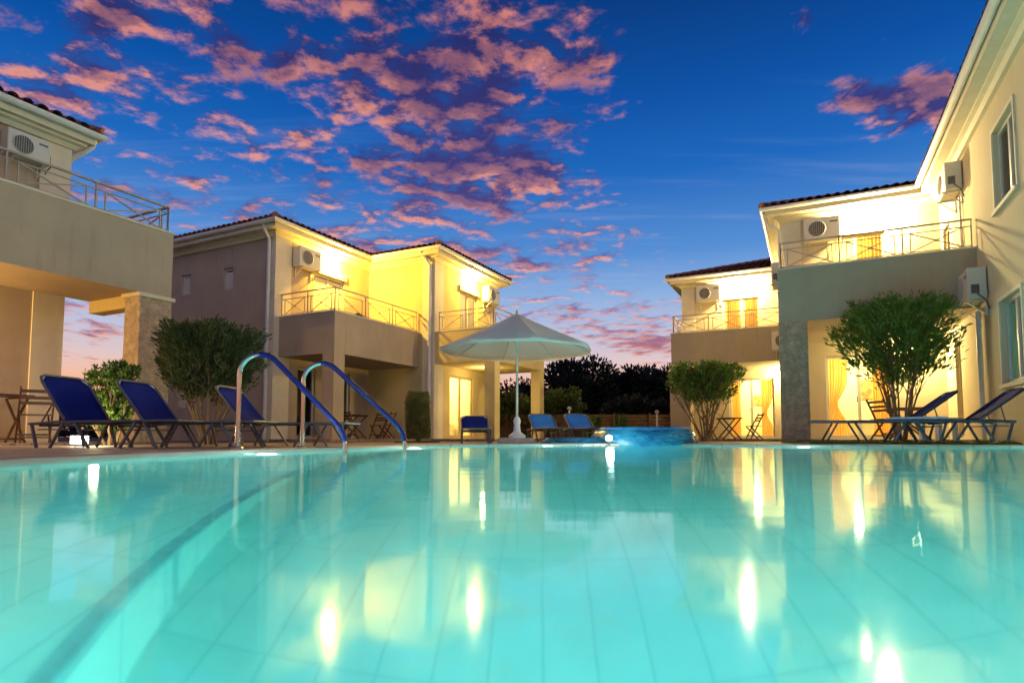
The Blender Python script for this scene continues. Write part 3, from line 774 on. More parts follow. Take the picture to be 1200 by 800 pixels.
MB().box(-5.99, -.01, .21, 7.79, EB-.26, EB-.21).box(-.01, 2.62, 3.97, 7.99, EB-.26, EB-.21).build('attic_floor', M['stucco_shaded'], vb)
MB().box(-5.99, -.21, .21, 7.79, 2.35, 2.55).box(-.21, 2.42, 4.17, 7.79, 2.35, 2.55).build('storey_floor', M['stucco_shaded'], vb)
MB().box(0, .03, -.03, .55, 0, EB-.34).box(-.32, 0, -.03, 0, 0, EB-.34).build('corner_pilaster', M['trim'], vb)
MB().box(2.63, 2.66, 3.93, 4.45, 0, EB-.34).box(2.2, 2.63, 3.93, 3.96, 0, EB-.34).build('corner_pilaster', M['trim'], vb)
MB().box(2.63, 2.66, 7.6, 8.0, 0, EB-.34).build('corner_pilaster', M['trim'], vb)
eaves([(-6.2, 8), (-6.2, 0), (0, 0), (0, 3.96), (2.63, 3.96), (2.63, 8), (0, 8)], EB, vb, side=1)
mb = MB(); roof(mb, -6.66, .48, -.48, 8.4, EB+.01); mb.build('roof', M['tile'], vb)
mb = MB(); roof(mb, -2.2, 3.11, 3.48, 8.42, EB+.012); mb.build('roof', M['tile'], vb)
parapet(vb, 0.032, 2.06, .15, 3.93, 2.33, 3.47, ('y0', 'x1'), 'stucco_shaded')
railing(vb, [(.05, .22), (1.99, .22), (1.99, 3.9)], 3.47, .62)
MB().box(1.66, 2.055, .155, .56, 0, 2.33).build('pillar', M['stucco_shaded'], vb)
MB().box(.035, 2.2, -.1, 3.95, 0, .06).build('porch_floor', M['paver'], vb)
parapet(vb, 2.665, 4.78, 4.0, 7.7, 2.42, 3.45, ('y0', 'x1', 'y1'), 'stucco_lamplit')
railing(vb, [(2.75, 4.07), (4.70, 4.07), (4.70, 7.6)], 3.45, .6)
MB().box(4.43, 4.775, 4.005, 4.34, 0, 2.42).build('pillar', M['stucco_lamplit'], vb)
MB().box(4.43, 4.775, 7.35, 7.69, 0, 2.42).build('pillar', M['stucco_lamplit'], vb)
MB().box(2.665, 4.9, 3.8, 7.8, 0, .06).build('porch_floor', M['paver'], vb)
for (a, b, z0, z1) in ((-4.05, -3.6, 4.45, 5.07), (-2.15, -1.7, 4.40, 5.05), (-4.05, -3.6, 1.0, 1.65)):
    door(vb, (a, 0), (b, 0), z0, z1, 'shutter', 'frame_white', name='window', mid=False)
door(vb, (0, 1.45), (0, 2.75), 2.75, 5.05, 'shutter', 'frame_white')
MB().box(0, .06, 1.40, 2.80, 5.06, 5.26).build('shutter_box', M['trim'], vb)
door(vb, (0, .9), (0, 1.6), .1, 2.12, 'glass', 'frame_white', mid=False)
door(vb, (0, 2.35), (0, 3.1), .1, 2.12, 'glass', 'frame_white', mid=False)
door(vb, (2.63, 5.51), (2.63, 6.71), 2.75, 5.1, 'glass', 'frame')
MB().box(2.63, 2.69, 5.46, 6.76, 5.11, 5.29).build('shutter_box', M['trim'], vb)
room(vb, (2.63, 5.51), (2.63, 6.71), 2.72, 5.1, 1.6, power=45, curtain=[(.1, .5, False)])
door(vb, (2.63, 4.91), (2.63, 6.41), .1, 2.15, 'glass', 'frame')
room(vb, (2.63, 4.91), (2.63, 6.41), .09, 2.15, 2.0, power=280, col=(1, .82, .3), curtain=[(.05, .42, True)], picture=(.75, 1.2, 1.2, 1.6), bed=True)
wall_lamp(vb, (0, 2.1, 5.50), (1, 0, 0), 950, (1, .60, .05))
wall_lamp(vb, (2.63, 6.1, 5.52), (1, 0, 0), 620, (1, .64, .09))
pipe(vb, [(-.05, -.42, EB-.06), (-.05, -.38, EB-.2), (-.16, -.09, EB-.42), (-.16, -.09, .05)], .05)
pipe(vb, [(2.35, 3.55, EB-.06), (2.45, 3.75, EB-.3), (2.52, 3.86, EB-.45), (2.52, 3.86, .05)], .055)
point('porch_light', (3.5, 5.6, 2.1), 40, (1, .72, .3), .08, vb)

# ---- R: near villa on the right with the long wing
R0 = (5.77, 12.9)
vr = villa(*R0, 'brightly lit near villa on the right with long wing and stone pillar')
ER = 6.2
mb = MB()
mb.wall((0, 3.4), (3.5, 3.4), 0, ER-.2, holes=[(1.05, 2.35, 2.9, 5.3), (.93, 2.4, .1, 2.2)])
mb.wall((3.5, 3.4), (3.5, -7), 0, ER-.2, holes=[(.35, 1.05, 2.9, 5.0), (1.0, 1.6, .1, 2.3), (4.85, 6.05, 3.95, 5.3), (4.75, 5.95, 1.0, 2.4)])
mb.wall((3.5, -7), (9, -7), 0, ER-.2); mb.wall((9, -7), (9, 9), 0, ER-.2); mb.wall((9, 9), (0, 9), 0, ER-.2); mb.wall((0, 9), (0, 3.4), 0, ER-.2)
mb.build('walls', M['stucco'], vr)
MB().box(3.51, 8.99, -6.99, 8.99, ER-.26, ER-.21).box(.01, 3.51, 3.41, 8.99, ER-.26, ER-.21).build('attic_floor', M['stucco'], vr)
MB().box(3.71, 8.79, -6.79, 8.79, 2.6, 2.85).box(.21, 3.71, 3.61, 8.79, 2.6, 2.85).build('storey_floor', M['stucco'], vr)
MB().box(-.03, .45, 3.37, 3.4, 2.6, ER-.34).box(-.03, 0, 3.4, 3.85, 2.6, ER-.34).build('corner_pilaster', M['trim'], vr)
eaves([(0, 9), (0, 3.4), (3.5, 3.4), (3.5, -7), (9, -7)], ER, vr, side=-1 if False else 1)
mb = MB(); roof(mb, 3.02, 9.4, -7.48, 9.4, ER+.01); mb.build('roof', M['tile'], vr)
mb = MB(); roof(mb, -.48, 6.5, 2.92, 9.42, ER+.012); mb.build('roof', M['tile'], vr)
parapet(vr, 0, 3.497, 0, 3.39, 2.58, 3.76, ('y0', 'x0'), 'stucco_shade_grey')
railing(vr, [(.07, 3.3), (.07, .07), (3.44, .07)], 3.76, .56)
MB().box(-.012, .55, -.012, .5, 0, 2.58).build('stone_pillar', M['stone'], vr, bevel=.012)
MB().box(0, 3.49, -.15, 3.39, 0, .07).build('terrace_floor', M['paver'], vr)
door(vr, (1.05, 3.4), (2.35, 3.4), 2.9, 5.3, 'glass', 'frame')
room(vr, (1.05, 3.4), (2.35, 3.4), 2.87, 5.3, 1.5, power=120, col=(1, .8, .25), curtain=[(.68, 1.25, False)])
door(vr, (.93, 3.4), (2.4, 3.4), .1, 2.2, 'glass', 'frame_white')
room(vr, (.93, 3.4), (2.4, 3.4), .09, 2.2, 2.4, power=260, col=(1, .8, .34), curtain=[(.06, .5, True), (1.05, 1.42, False)], picture=(.9, 1.4, 1.2, 1.75), bed=True)
door(vr, (3.5, 3.05), (3.5, 2.35), 2.9, 5.0, 'glass', 'frame', mid=False)
door(vr, (3.5, 2.4), (3.5, 1.8), .1, 2.3, 'glass', 'frame', mid=False)
fo = door(vr, (3.5, -1.45), (3.5, -2.65), 3.95, 5.3, 'glass', 'frame_white', name='window')
MB().box(3.44, 3.5, -2.72, -1.38, 3.88, 3.945).build('sill', M['trim'], fo)
fo = door(vr, (3.5, -1.35), (3.5, -2.55), 1.0, 2.4, 'glass', 'frame_white', name='window')
MB().box(3.44, 3.5, -2.62, -1.28, .93, .995).build('sill', M['trim'], fo)
for (a, b, z0, z1) in ((-2.71, -1.39, 3.95, 5.3), (-2.61, -1.29, 1.0, 2.4)):
    MB().box(3.475, 3.5, a, a+.055, z0, z1+.06).box(3.475, 3.5, b-.055, b, z0, z1+.06).box(3.475, 3.5, a+.055, b-.055, z1+.003, z1+.06).build('window_surround', M['trim'], vr)
    door(vr, (3.5+.12, b-.25), (3.5+.12, a+.1), z0+.05, z1-.05, 'shutter', 'frame_white', name='shutter', mid=False)
wall_lamp(vr, (2.05, 3.4, 5.62), (0, -1, 0), 1200, (1, .76, .32))
wall_lamp(vr, (2.75, 3.4, 2.3), (0, -1, 0), 480, (1, .77, .32), .22, 'lamp_soft')
pipe(vr, [(3.53, -.16, 2.5), (3.43, -.18, 2.46), (3.43, -.18, .05)], .042)
pipe(vr, [(3.46, 1.0, 5.1), (3.46, 1.0, 3.0)], .022, name='coolant_pipe')
pipe(vr, [(-.42, 3.2, ER-.06), (-.35, 3.25, ER-.35), (-.07, 3.3, ER-.55), (-.07, 3.3, 2.7)], .04)

# ---- F: far villa on the right
F0 = (5.48, 20.6)
vf = villa(*F0, 'farther villa right of the dark trees, lamp-lit balcony with a plain tan parapet')
EF = 6.05
mb = MB()
mb.wall((0, 2.2), (6.2, 2.2), 0, EF-.2, holes=[(1.45, 2.7, 2.9, 5.15), (1.6, 3.1, .1, 2.2)])
mb.wall((6.2, 2.2), (6.2, 9), 0, EF-.2); mb.wall((6.2, 9), (0, 9), 0, EF-.2); mb.wall((0, 9), (0, 2.2), 0, EF-.2)
mb.build('walls', M['stucco'], vf)
MB().box(.01, 6.19, 2.21, 8.99, EF-.26, EF-.21).build('attic_floor', M['stucco'], vf)
MB().box(.21, 5.99, 2.41, 8.79, 2.6, 2.8).build('storey_floor', M['stucco'], vf)
MB().box(-.03, .45, 2.17, 2.2, 2.6, EF-.34).build('corner_pilaster', M['trim'], vf)
eaves([(0, 9), (0, 2.2), (6.2, 2.2), (6.2, 9)], EF, vf)
mb = MB(); roof(mb, -.48, 6.7, 1.72, 9.4, EF+.01); mb.build('roof', M['tile'], vf)
parapet(vf, 0, 6, 0, 2.19, 2.55, 3.68, ('y0', 'x0'), 'stucco_shade_grey')
railing(vf, [(.07, 2.1), (.07, .07), (5.9, .07)], 3.68, .58)
MB().box(-.06, .62, -.04, .5, 0, 2.50).build('stone_pillar', M['stucco_shaded'], vf)
MB().box(-.10, .66, -.08, .54, 2.50, 2.548).build('pillar_cap', M['trim'], vf)
MB().box(0, 6, -.2, 2.19, 0, .06).build('terrace_floor', M['paver'], vf)
door(vf, (1.45, 2.2), (2.7, 2.2), 2.9, 5.15, 'glass', 'frame')
room(vf, (1.45, 2.2), (2.7, 2.2), 2.87, 5.15, 1.4, power=100, col=(1, .78, .28), curtain=[(.1, .55, False), (.75, 1.15, False)])
door(vf, (1.6, 2.2), (3.1, 2.2), .1, 2.2, 'glass', 'frame_white')
room(vf, (1.6, 2.2), (3.1, 2.2), .09, 2.2, 2.2, power=240, col=(1, .8, .32), curtain=[(.05, .35, False), (1.05, 1.45, True)], picture=(.55, 1.1, 1.35, 1.75))
wall_lamp(vf, (2.1, 2.2, 5.48), (0, -1, 0), 1000, (1, .74, .28))
wall_lamp(vf, (3.6, 2.2, 2.3), (0, -1, 0), 520, (1, .77, .30), .22, 'lamp_soft')

# ------------------------------------------------------------------ air conditioners
def make_ac(loc, rz, label):
    r_ = empty('air_conditioner', loc, rz, label=label, cat='air conditioner', group='air conditioner units on the villa walls')
    MB().box(-.42, .42, -.31, -.02, 0, .58).build('casing', M['ac_white'], r_, bevel=.02)
    m = MB(); c = (-.12, -.313, .29)
    m.lathe([(.215, 0.0), (.20, .004)], (0, 0, 0), 28); m.v = [(x+c[0], c[1]-z, y+c[2]) for x, y, z in m.v]
    g = m.build('fan_opening', M['ac_dark'], r_)
    g = MB()
    for i in range(-4, 5):
        hh = sqrt(max(.001, .2**2-(i*.045)**2)); g.bar((c[0]+i*.045, c[1]-.012, c[2]-hh), (c[0]+i*.045, c[1]-.012, c[2]+hh), .008, .006)
    for rr_ in (.205,):
        g.tube([(c[0]+cos(t*pi/14)*rr_, c[1]-.008, c[2]+sin(t*pi/14)*rr_) for t in range(29)], .009, 6)
    g.build('fan_grille', M['ac_white'], r_)
    for s_ in (-.3, .3):
        k = MB(); k.bar((s_, -.01, -.02), (s_, -.36, -.02), .035, .03); k.bar((s_, -.012, -.04), (s_, -.012, -.3), .035, .02); k.bar((s_, -.03, -.27), (s_, -.30, -.035), .02, .02); k.build('bracket', M['ac_white'], r_)
    s_ = MB(); s_.bar((.423, -.2, .18), (.45, -.2, .18), .12, .16); s_.tube([(.44, -.2, .15), (.5, -.16, .05), (.47, -.05, -.05), (.44, -.01, -.2)], .014, 8)
    s_.build('valve_cover', M['ac_dark'], r_)
    MB().box(.18, .36, -.3125, -.3105, .42, .46).build('badge', M['ac_dark'], r_)
    return r_
rzU = pi/2 - TH          # unit front (-y local) faces +u
rzUm = -pi/2 - TH        # faces -u
rzV = -TH                # faces -v
acs = [(w2(N0, -1.6, -1.66, 4.76), rzU, 'white air conditioner under the roof of the left-edge villa'),
       (w2(B0, 0, 1.0, 5.0), rzU, 'air conditioner left of the shuttered balcony door of the back left villa'),
       (w2(B0, 2.66, 7.35, 4.98), rzU, 'air conditioner right of the balcony door, above the parasol'),
       (w2(R0, .95, 3.4, 5.2), rzV, 'air conditioner above the balcony railing of the right villa, left of its lamp'),
       (w2(R0, 3.5, 1.2, 5.22), rzUm, 'air conditioner high on the right wing wall just under the gutter'),
       (w2(R0, 3.5, -.28, 2.62), rzUm, 'air conditioner on the right wing wall beside the parapet'),
       (w2(F0, .98, 2.2, 5.1), rzV, 'air conditioner on the farther right villa, left of its lamp'),
       (w2(R0, 0, 4.0, 4.3), rzUm, 'air conditioner seen edge-on at the left corner of the right villa'),
       (w2(F0, 3.62, -.003, 2.85), rzV, 'small air conditioner on the tan parapet beside the stone pillar')]
ac0 = None
for loc, rz, lb in acs:
    if ac0 is None: ac0 = make_ac(loc, rz, lb)
    else:
        c = copy_tree(ac0); c.location = loc; c.rotation_euler = (0, 0, rz); c['label'] = lb
ac0.scale = (.74, .74, .74)

# ------------------------------------------------------------------ sun loungers
def make_lounger(loc, rz, label, sling='sling', seat_len=1.28, back_len=.60, ang=55, W_=.62, hs=.29, group='blue sling sun loungers on the left deck', fm='alu', r=.013):
    """origin under the backrest hinge, foot towards +x, head towards -x"""
    o = empty('sun_lounger', loc, rz, label=label, cat='sun lounger', group=group)
    h = W_/2
    f = MB(); head = -.42
    for s_ in (-h, h):
        f.tube([(head, s_, hs-.03), (-.1, s_, hs-.01), (seat_len-.1, s_, hs), (seat_len, s_*.9, hs)], r, 8)
    f.tube([(seat_len, -h*.9, hs), (seat_len, h*.9, hs)], r, 8)
    f.tube([(head, -h, hs-.03), (head, h, hs-.03)], r, 8); f.tube([(.02, -h, hs-.02), (.02, h, hs-.02)], r*.9, 8)
    f.tube([(head+.06, -h+.05, hs-.09), (-.02, -h+.05, hs-.09)], .008, 6); f.tube([(head+.06, h-.05, hs-.09), (-.02, h-.05, hs-.09)], .008, 6)
    f.build('frame', M[fm], o, smooth=True)
    for s_ in (-h, h):
        for (xt, xb) in ((head+.02, head+.10), (-.02, -.16), (.12, .30), (.82, .66), (seat_len-.36, seat_len-.20)):
            l = MB(); l.bar((xt, s_*.97, hs-.02), (xb, s_*.99, .006), r*2.2, r*1.5, up=(1, 0, 0)); l.build('leg', M[fm], o)
    m = MB(); n = 12
    vs = []
    for i in range(n+1):
        x = .02 + (seat_len-.06)*i/n; sag = .018*sin(pi*i/n)
        for j in range(7): y = -h*.96+2*h*.96*j/6; vs.append((x, y, hs+.004-sag*(1-(j/3-1)**2)))
    m.add(vs, [(i*7+j, i*7+j+1, (i+1)*7+j+1, (i+1)*7+j) for i in range(n) for j in range(6)])
    m.build('seat_sling', M[sling], o, smooth=True, solid=.006)
    a = radians(ang); ux, uz = -cos(a), sin(a)
    b = MB(); pts = []
    bp = lambda t_, y_: (ux*t_, y_, hs+.01+uz*t_)
    bf = [bp(0, -h), bp(back_len-.10, -h), bp(back_len-.03, -h+.02), bp(back_len, -h+.09), bp(back_len, h-.09), bp(back_len-.03, h-.02), bp(back_len-.10, h), bp(0, h)]
    b.tube(bf, r*1.1, 8); bo = b.build('backrest_frame', M[fm], o, smooth=True)
    s2 = MB(); vs = []; rows = 10
    for i in range(rows+1):
        t_ = .0 + (back_len)*i/rows; sag = .02*sin(pi*i/rows)
        wv = h*.98 if t_ < back_len-.10 else h*.98 - .09*((t_-back_len+.10)/.10)
        for j in range(7):
            y = -wv+2*wv*j/6; q = bp(t_, y); sg = sag*(1-(j/3-1)**2); vs.append((q[0]-sg*uz*.0+sg*0.6*(-uz), q[1], q[2]-sg*.6*(-ux)))
    s2.add(vs, [(i*7+j, i*7+j+1, (i+1)*7+j+1, (i+1)*7+j) for i in range(rows) for j in range(6)])
    s2.build('backrest_sling', M[sling], o, smooth=True, solid=.006)
    c = MB()
    for s_ in (-1, 1):
        c.add([bp(back_len-.105, s_*h*1.01), bp(back_len+.004, s_*(h-.10)), bp(back_len-.01, s_*(h-.02)), tuple(x_+.006 for x_ in bp(back_len-.06, s_*(h-.03)))], [(0, 1, 3), (0, 3, 2), (2, 3, 1)])
    c.build('corner_cap', M['plastic_white'], o)
    st = MB()
    for s_ in (-h+.03, h-.03): st.tube([bp(back_len*.45, s_), (head+.10, s_, hs-.05)], .009, 6)
    st.tube([(head+.10, -h+.03, hs-.05), (head+.10, h-.03, hs-.05)], .009, 6)
    st.build('backrest_strut', M['alu_dark'], o)
    return o
def heading(fx, fy): return atan2(fy, fx)
gl = 'blue sling sun loungers on the left deck'
make_lounger((-4.72, 6.72, 0), heading(.99, -.13), 'dark blue lounger nearest the left edge, glowing garden light behind it')
make_lounger((-4.12, 7.1, 0), heading(.99, -.10), 'dark blue lounger between the stone pillar and the leafy bush', ang=52)
make_lounger((-3.30, 7.75, 0), heading(.99, -.08), 'dark blue lounger behind the nearer steel handrail', ang=50)
gm = 'loungers at the far end of the pool'
make_lounger((-.74, 12.05, 0), heading(.10, -1), 'dark blue lounger left of the parasol pole, raised back towards the lit glass door', ang=35, seat_len=1.05, back_len=.46, W_=.54, hs=.27, group=gm)
make_lounger((.72, 13.0, 0), heading(.30, -1), 'brightly lit blue lounger just right of the parasol pole', 'sling_lit', ang=38, seat_len=1.0, back_len=.50, W_=.56, hs=.30, group=gm)
make_lounger((1.52, 13.1, 0), heading(.30, -1), 'pool-lit blue lounger between the parasol and the spilling spa', 'sling_lit', ang=38, seat_len=1.0, back_len=.52, W_=.56, hs=.30, group=gm)
gr_ = 'loungers on the grass at the right'
make_lounger((6.30, 9.55, .05), heading(-.93, .34), 'navy lounger with its foot end nearest the stone pillar, in front of the right tree', ang=37, seat_len=1.42, back_len=.72, hs=.32, group=gr_, fm='alu_navy', r=.018)
make_lounger((6.98, 9.15, .05), heading(-.93, .34), 'purple-blue lounger at the right edge with a pale towel on its foot end', ang=38, seat_len=1.30, back_len=.75, hs=.32, group=gr_, fm='alu_navy', r=.018)
# folded towel on the foot end of the right lounger
d_ = Vector((-.93, .34)).normalized()
tc_ = Vector((6.98, 9.15)) + d_*.80
tw = MB().box(-.42, .30, -.28, .28, 0, .045)
tag(tw.build('towel', mat('towel', (.42, .55, .78), .9, var=.1), bevel=.02, loc=(tc_.x, tc_.y, .382), rz=heading(-.93, .34)), 'pale blue folded towel lying on the right-edge lounger', 'towel')

# ------------------------------------------------------------------ folding bistro furniture
def fold_chair(loc, rz, label, wood='dark_wood', group='folding wooden chairs on the terraces', s=1.0, back=True):
    o = empty('folding_chair', loc, rz, label=label, cat='chair', group=group)
    w = .2*s
    m = MB()
    for i in range(6): m.box(-.2*s+i*.07*s, -.2*s+i*.07*s+.055*s, -w, w, .43*s, .448*s)
    m.build('seat', M[wood], o)
    for y in (-w-.012, w+.012):
        MB().bar((.2*s, y, 0), (-.26*s, y, .86*s), .02, .035, up=(1, 0, 0)).build('leg', M[wood], o)
    for y in (-w+.015, w-.015):
        MB().bar((-.22*s, y, 0), (.18*s, y, .43*s), .02, .035, up=(1, 0, 0)).build('leg', M[wood], o)
    b = MB()
    for k in (.62, .70, .80): x = .2*s-.46*s*(k/.86); b.bar((x, -w, k*s), (x, w, k*s), .018, .05*s)
    b.build('backrest', M[wood], o)
    r_ = MB(); r_.bar((.13*s, -w, .13*s), (.13*s, w, .13*s), .018, .03); r_.bar((-.15*s, -w, .09*s), (-.15*s, w, .09*s), .018, .03); r_.build('stretcher', M[wood], o)
    return o
def fold_table(loc, rz, label, wood='dark_wood', w=.35, h=.70, group='small folding tables on the terraces'):
    o = empty('folding_table', loc, rz, label=label, cat='table', group=group)
    m = MB()
    for i in range(7): m.box(-w+i*(2*w/7), -w+(i+.85)*(2*w/7), -w, w, h-.02, h)
    m.box(-w+.01, w-.01, -w+.02, -w+.05, h-.045, h-.021).box(-w+.01, w-.01, w-.05, w-.02, h-.045, h-.021)
    m.build('tabletop', M[wood], o)
    for y in (-w+.07, w-.07):
        MB().bar((-w+.03, y, 0), (w-.06, y, h-.045), .02, .04, up=(1, 0, 0)).build('leg', M[wood], o)
        MB().bar((w-.03, y+(.024 if y < 0 else -.024), 0), (-w+.06, y+(.024 if y < 0 else -.024), h-.045), .02, .04, up=(1, 0, 0)).build('leg', M[wood], o)
    MB().bar((-w+.06, -w+.08, .06), (-w+.06, w-.08, .06), .02, .03).bar((w-.06, -w+.1, .06), (w-.06, w-.1, .06), .02, .03).build('stretcher', M[wood], o)
    return o
# left-edge terrace
fold_table(w2(N0, -.62, -2.25, .03), -TH, 'dark wooden table on the left-edge terrace', h=.72)
fold_chair(w2(N0, -.15, -1.95, .03), -TH+2.8, 'dark wooden chair beside the table at the far left', s=.95)
# back-left porch set
fold_table(w2(B0, 1.3, 1.75, .06), -TH+.3, 'dark table in the shaded porch behind the second handrail', w=.36)
fold_chair(w2(B0, 1.45, 2.75, .06), -TH-1.5, 'porch chair behind the dark table, back to the wall', s=.92)
fold_chair(w2(B0, 1.65, 1.2, .06), -TH+1.7, 'porch chair in front of the dark table', s=.9)
fold_chair(w2(B0, 1.95, 2.5, .06), pi-.2, 'porch chair at the right end of the dark table, next to the round clipped shrub', s=.92)
# far right villa
fold_table((7.05, 19.6, .04), 0, 'small wooden table between two chairs in front of the lit curtained door', w=.33)
fold_chair((6.38, 19.5, .04), 0, 'folding chair left of that small table, beside the flowering bush', s=.88)
fold_chair((7.85, 19.6, .04), pi, 'folding chair right of the small table, next to the stone pillar', s=.98)
# right villa
fold_chair((7.55, 12.2, .06), .25, 'brown wooden chair leaning back on the lit terrace, left of the tree stems', 'wood', s=.95)
fold_table((8.35, 12.75, .07), -TH, 'brown table on the lit terrace behind the tree stems', 'wood', w=.40, h=.66)
# white side table behind the right loungers
o = empty('side_table', (7.45, 10.55, .05), .2, label='white plastic side table behind the navy lounger', cat='side table')
MB().box(-.25, .25, -.25, .25, .36, .40).build('tabletop', M['plastic_white'], o, bevel=.015)
for x in (-.17, .17):
    for y in (-.17, .17): MB().bar((x, y, 0), (x*.95, y*.95, .36), .07).build('leg', M['plastic_white'], o, bevel=.01)

# ------------------------------------------------------------------ parasol
PX, PY = .10, 12.0
o = empty('parasol', (PX, PY, 0), .0, label='open cream parasol with white pole and stepped base at the far pool edge', cat='parasol')
apex = 2.60; rimz = 1.86; R_ = 1.55; NS = 8
m = MB(); vs = [(0, 0, apex)]; K = 8; sub = 6; tot = NS*sub
for k in range(1, K+1):
    t = k/K
    for i in range(tot):
        a = 2*pi*(i/tot)+.2; fr = (i % sub)/sub; arc = 1-4*fr*(1-fr)      # 1 on a rib, 0 mid-panel
        rr_ = R_*t*(1-.055*(1-arc)); z = apex-(apex-rimz)*(t**.92) - .085*(1-arc)*t*sin(pi*min(1, t*.9))
        vs.append((rr_*cos(a), rr_*sin(a), z))
fs = [(0, 1+(i+1) % tot, 1+i) for i in range(tot)]
for k in range(K-1):
    for i in range(tot): fs.append((1+k*tot+i, 1+k*tot+(i+1) % tot, 1+(k+1)*tot+(i+1) % tot, 1+(k+1)*tot+i))
m.add(vs, fs); cv = m.build('canopy', M['canvas'], o, smooth=True, solid=.004)
m = MB(); vv = []
for i in range(tot+1):
    a = 2*pi*(i/tot)+.2; fr = (i % sub)/sub; arc = 1-4*fr*(1-fr); rr_ = R_*(1-.055*(1-arc)); 
    vv += [(rr_*cos(a), rr_*sin(a), rimz-.05*(1-arc)*.3), (rr_*.985*cos(a), rr_*.985*sin(a), rimz-.065+.012*(1-arc))]
m.add(vv, [(2*i, 2*i+2, 2*i+3, 2*i+1) for i in range(tot)]); m.build('valance', M['canvas'], o)
for k in range(NS):
    a = 2*pi*k/NS+.2; rb = MB()
    rb.tube([(R_*t*cos(a), R_*t*sin(a), apex-(apex-rimz)*(t**.92)-.022) for t in (0.02, .25, .5, .75, .99)], .011, 6)
    rb.build('rib', M['white_metal'], o)
    sb = MB(); sb.tube([(.03*cos(a), .03*sin(a), 2.06), (R_*.42*cos(a), R_*.42*sin(a), apex-(apex-rimz)*(.42**.92)-.04)], .008, 6); sb.build('strut', M['white_metal'], o)
MB().tube([(0, 0, .1), (0, 0, apex-.02)], .024, 14).build('pole', M['white_metal'], o, smooth=True)
MB().lathe([(.045, 2.0), (.05, 2.03), (.05, 2.09), (.035, 2.12)], (0, 0, 0), 16).lathe([(.035, apex-.06), (.04, apex+.01), (.012, apex+.07)], (0, 0, 0), 14).build('hub', M['white_metal'], o, smooth=True)
MB().lathe([(.17, .10), (.17, .15), (.11, .19), (.075, .22), (.06, .35), (.075, .44), (.05, .5), (.03, .52)], (0, 0, 0), 20).build('base_collar', M['plastic_white'], o, smooth=True)
MB().box(-.38, .34, -.36, .36, 0, .10).build('base_slab', M['concrete'], o, bevel=.015)

# ------------------------------------------------------------------ pool handrails
def arc_rail(post, entry, top, label):
    P_ = Vector((*post, 0)); E_ = Vector((*entry, 0)); d = (E_-P_); L = d.length; d.normalize()
    o = empty('pool_handrail', (P_.x, P_.y, 0), atan2(d.y, d.x), label=label, cat='handrail', group='curved steel handrails at the pool steps')
    R1 = .20
    post_pts = [(0, 0, 0), (0, 0, top-R1-.02)]
    ang_down = radians(46)
    c = (R1, top-R1)
    arc = [(c[0]-R1*cos(t), c[1]+R1*sin(t)) for t in [i*(pi/2+ang_down*.95)/14 for i in range(15)]]
    end = (L, .0)
    lowx, lowz = L-.10, .26
    allp = [(0, 0, 0), (0, 0, .3)] + [(x, 0, z) for x, z in arc]
    ax, az_ = arc[-1]
    # straight slope then a smooth bend down into the water
    slope = [(ax+(lowx-ax)*t, 0, az_+(lowz-az_)*t) for t in (.25, .5, .75, .93)]
    bend = [(lowx+.00+.035, 0, lowz-.045), (lowx+.07, 0, lowz-.11), (lowx+.09, 0, lowz-.19), (lowx+.095, 0, .02)]
    MB().tube(allp+slope+bend+[(lowx+.097, 0, -.40), (lowx+.097, 0, -1.0)], .0235, 16).build('rail', M['steel'], o, smooth=True)
    gp = [(x, 0, z) for x, z in arc[9:]] + slope + bend[:3]
    MB().tube([(x+.004, 0, z+.003) for x, _, z in gp], .0285, 16).build('grip', M['blue_grip'], o, smooth=True)
    MB().lathe([(.06, 0.004), (.06, .014), (.045, .022), (.027, .025)], (0, 0, 0), 20).build('base_flange', M['steel'], o, smooth=True)
    return o
arc_rail((-2.76, 6.08), (-1.72, 6.25), .955, 'nearer of the two curved pool handrails, steel with a blue grip')
arc_rail((-2.36, 6.80), (-1.24, 7.02), .955, 'farther curved pool handrail with a blue grip, right of the first')

# ------------------------------------------------------------------ spilling spa
def lobe(mb, cx, cy_, rx, ry, h, z0=WZ-.02, seg=64, rows=10, ph=0):
    vs = []
    for j in range(rows+1):
        t = j/rows
        for i in range(seg):
            a = 2*pi*i/seg
            wob = 1+.03*sin(3*a+ph)+.018*sin(7*a+ph*2)
            if t < .7: q = t/.7; rr_ = 1.06-.02*q-.10*q**3; z = h*(.02+.80*q)
            else: q = (t-.7)/.3; rr_ = .94-.75*q; z = h*(.82+.18*sin(q*pi/2)) + .012*sin(5*a+ph)*(1-q)
            vs.append((cx+rx*rr_*wob*cos(a), cy_+ry*rr_*wob*sin(a), z0+z+.003*sin(9*a+j)))
    fs = [(j*seg+i, j*seg+(i+1) % seg, (j+1)*seg+(i+1) % seg, (j+1)*seg+i) for j in range(rows) for i in range(seg)]
    fs.append(tuple(rows*seg+i for i in range(seg)))
    mb.add(vs, fs)
o = empty('hot_tub', (2.55, 11.6, 0), 0, label='raised round spa spilling lit blue water over its rim beside the flowering bush', cat='hot tub')
m = MB(); lobe(m, 0, 0, .98, .80, .365); m.build('spilling_water', M['cascade'], o, smooth=True)
m = MB(); lobe(m, -1.25, .15, .75, .60, .17, ph=1.3); m.build('spilling_water', M['cascade'], o, smooth=True)
m = MB().lathe([(.88, -.8), (.88, .27), (.84, .30), (.78, .27), (.78, -.8)], (0, 0, 0), 40); m.v = [(x, y*.82, z) for x, y, z in m.v]
m.build('basin', M['spa_tile'], o, smooth=True)
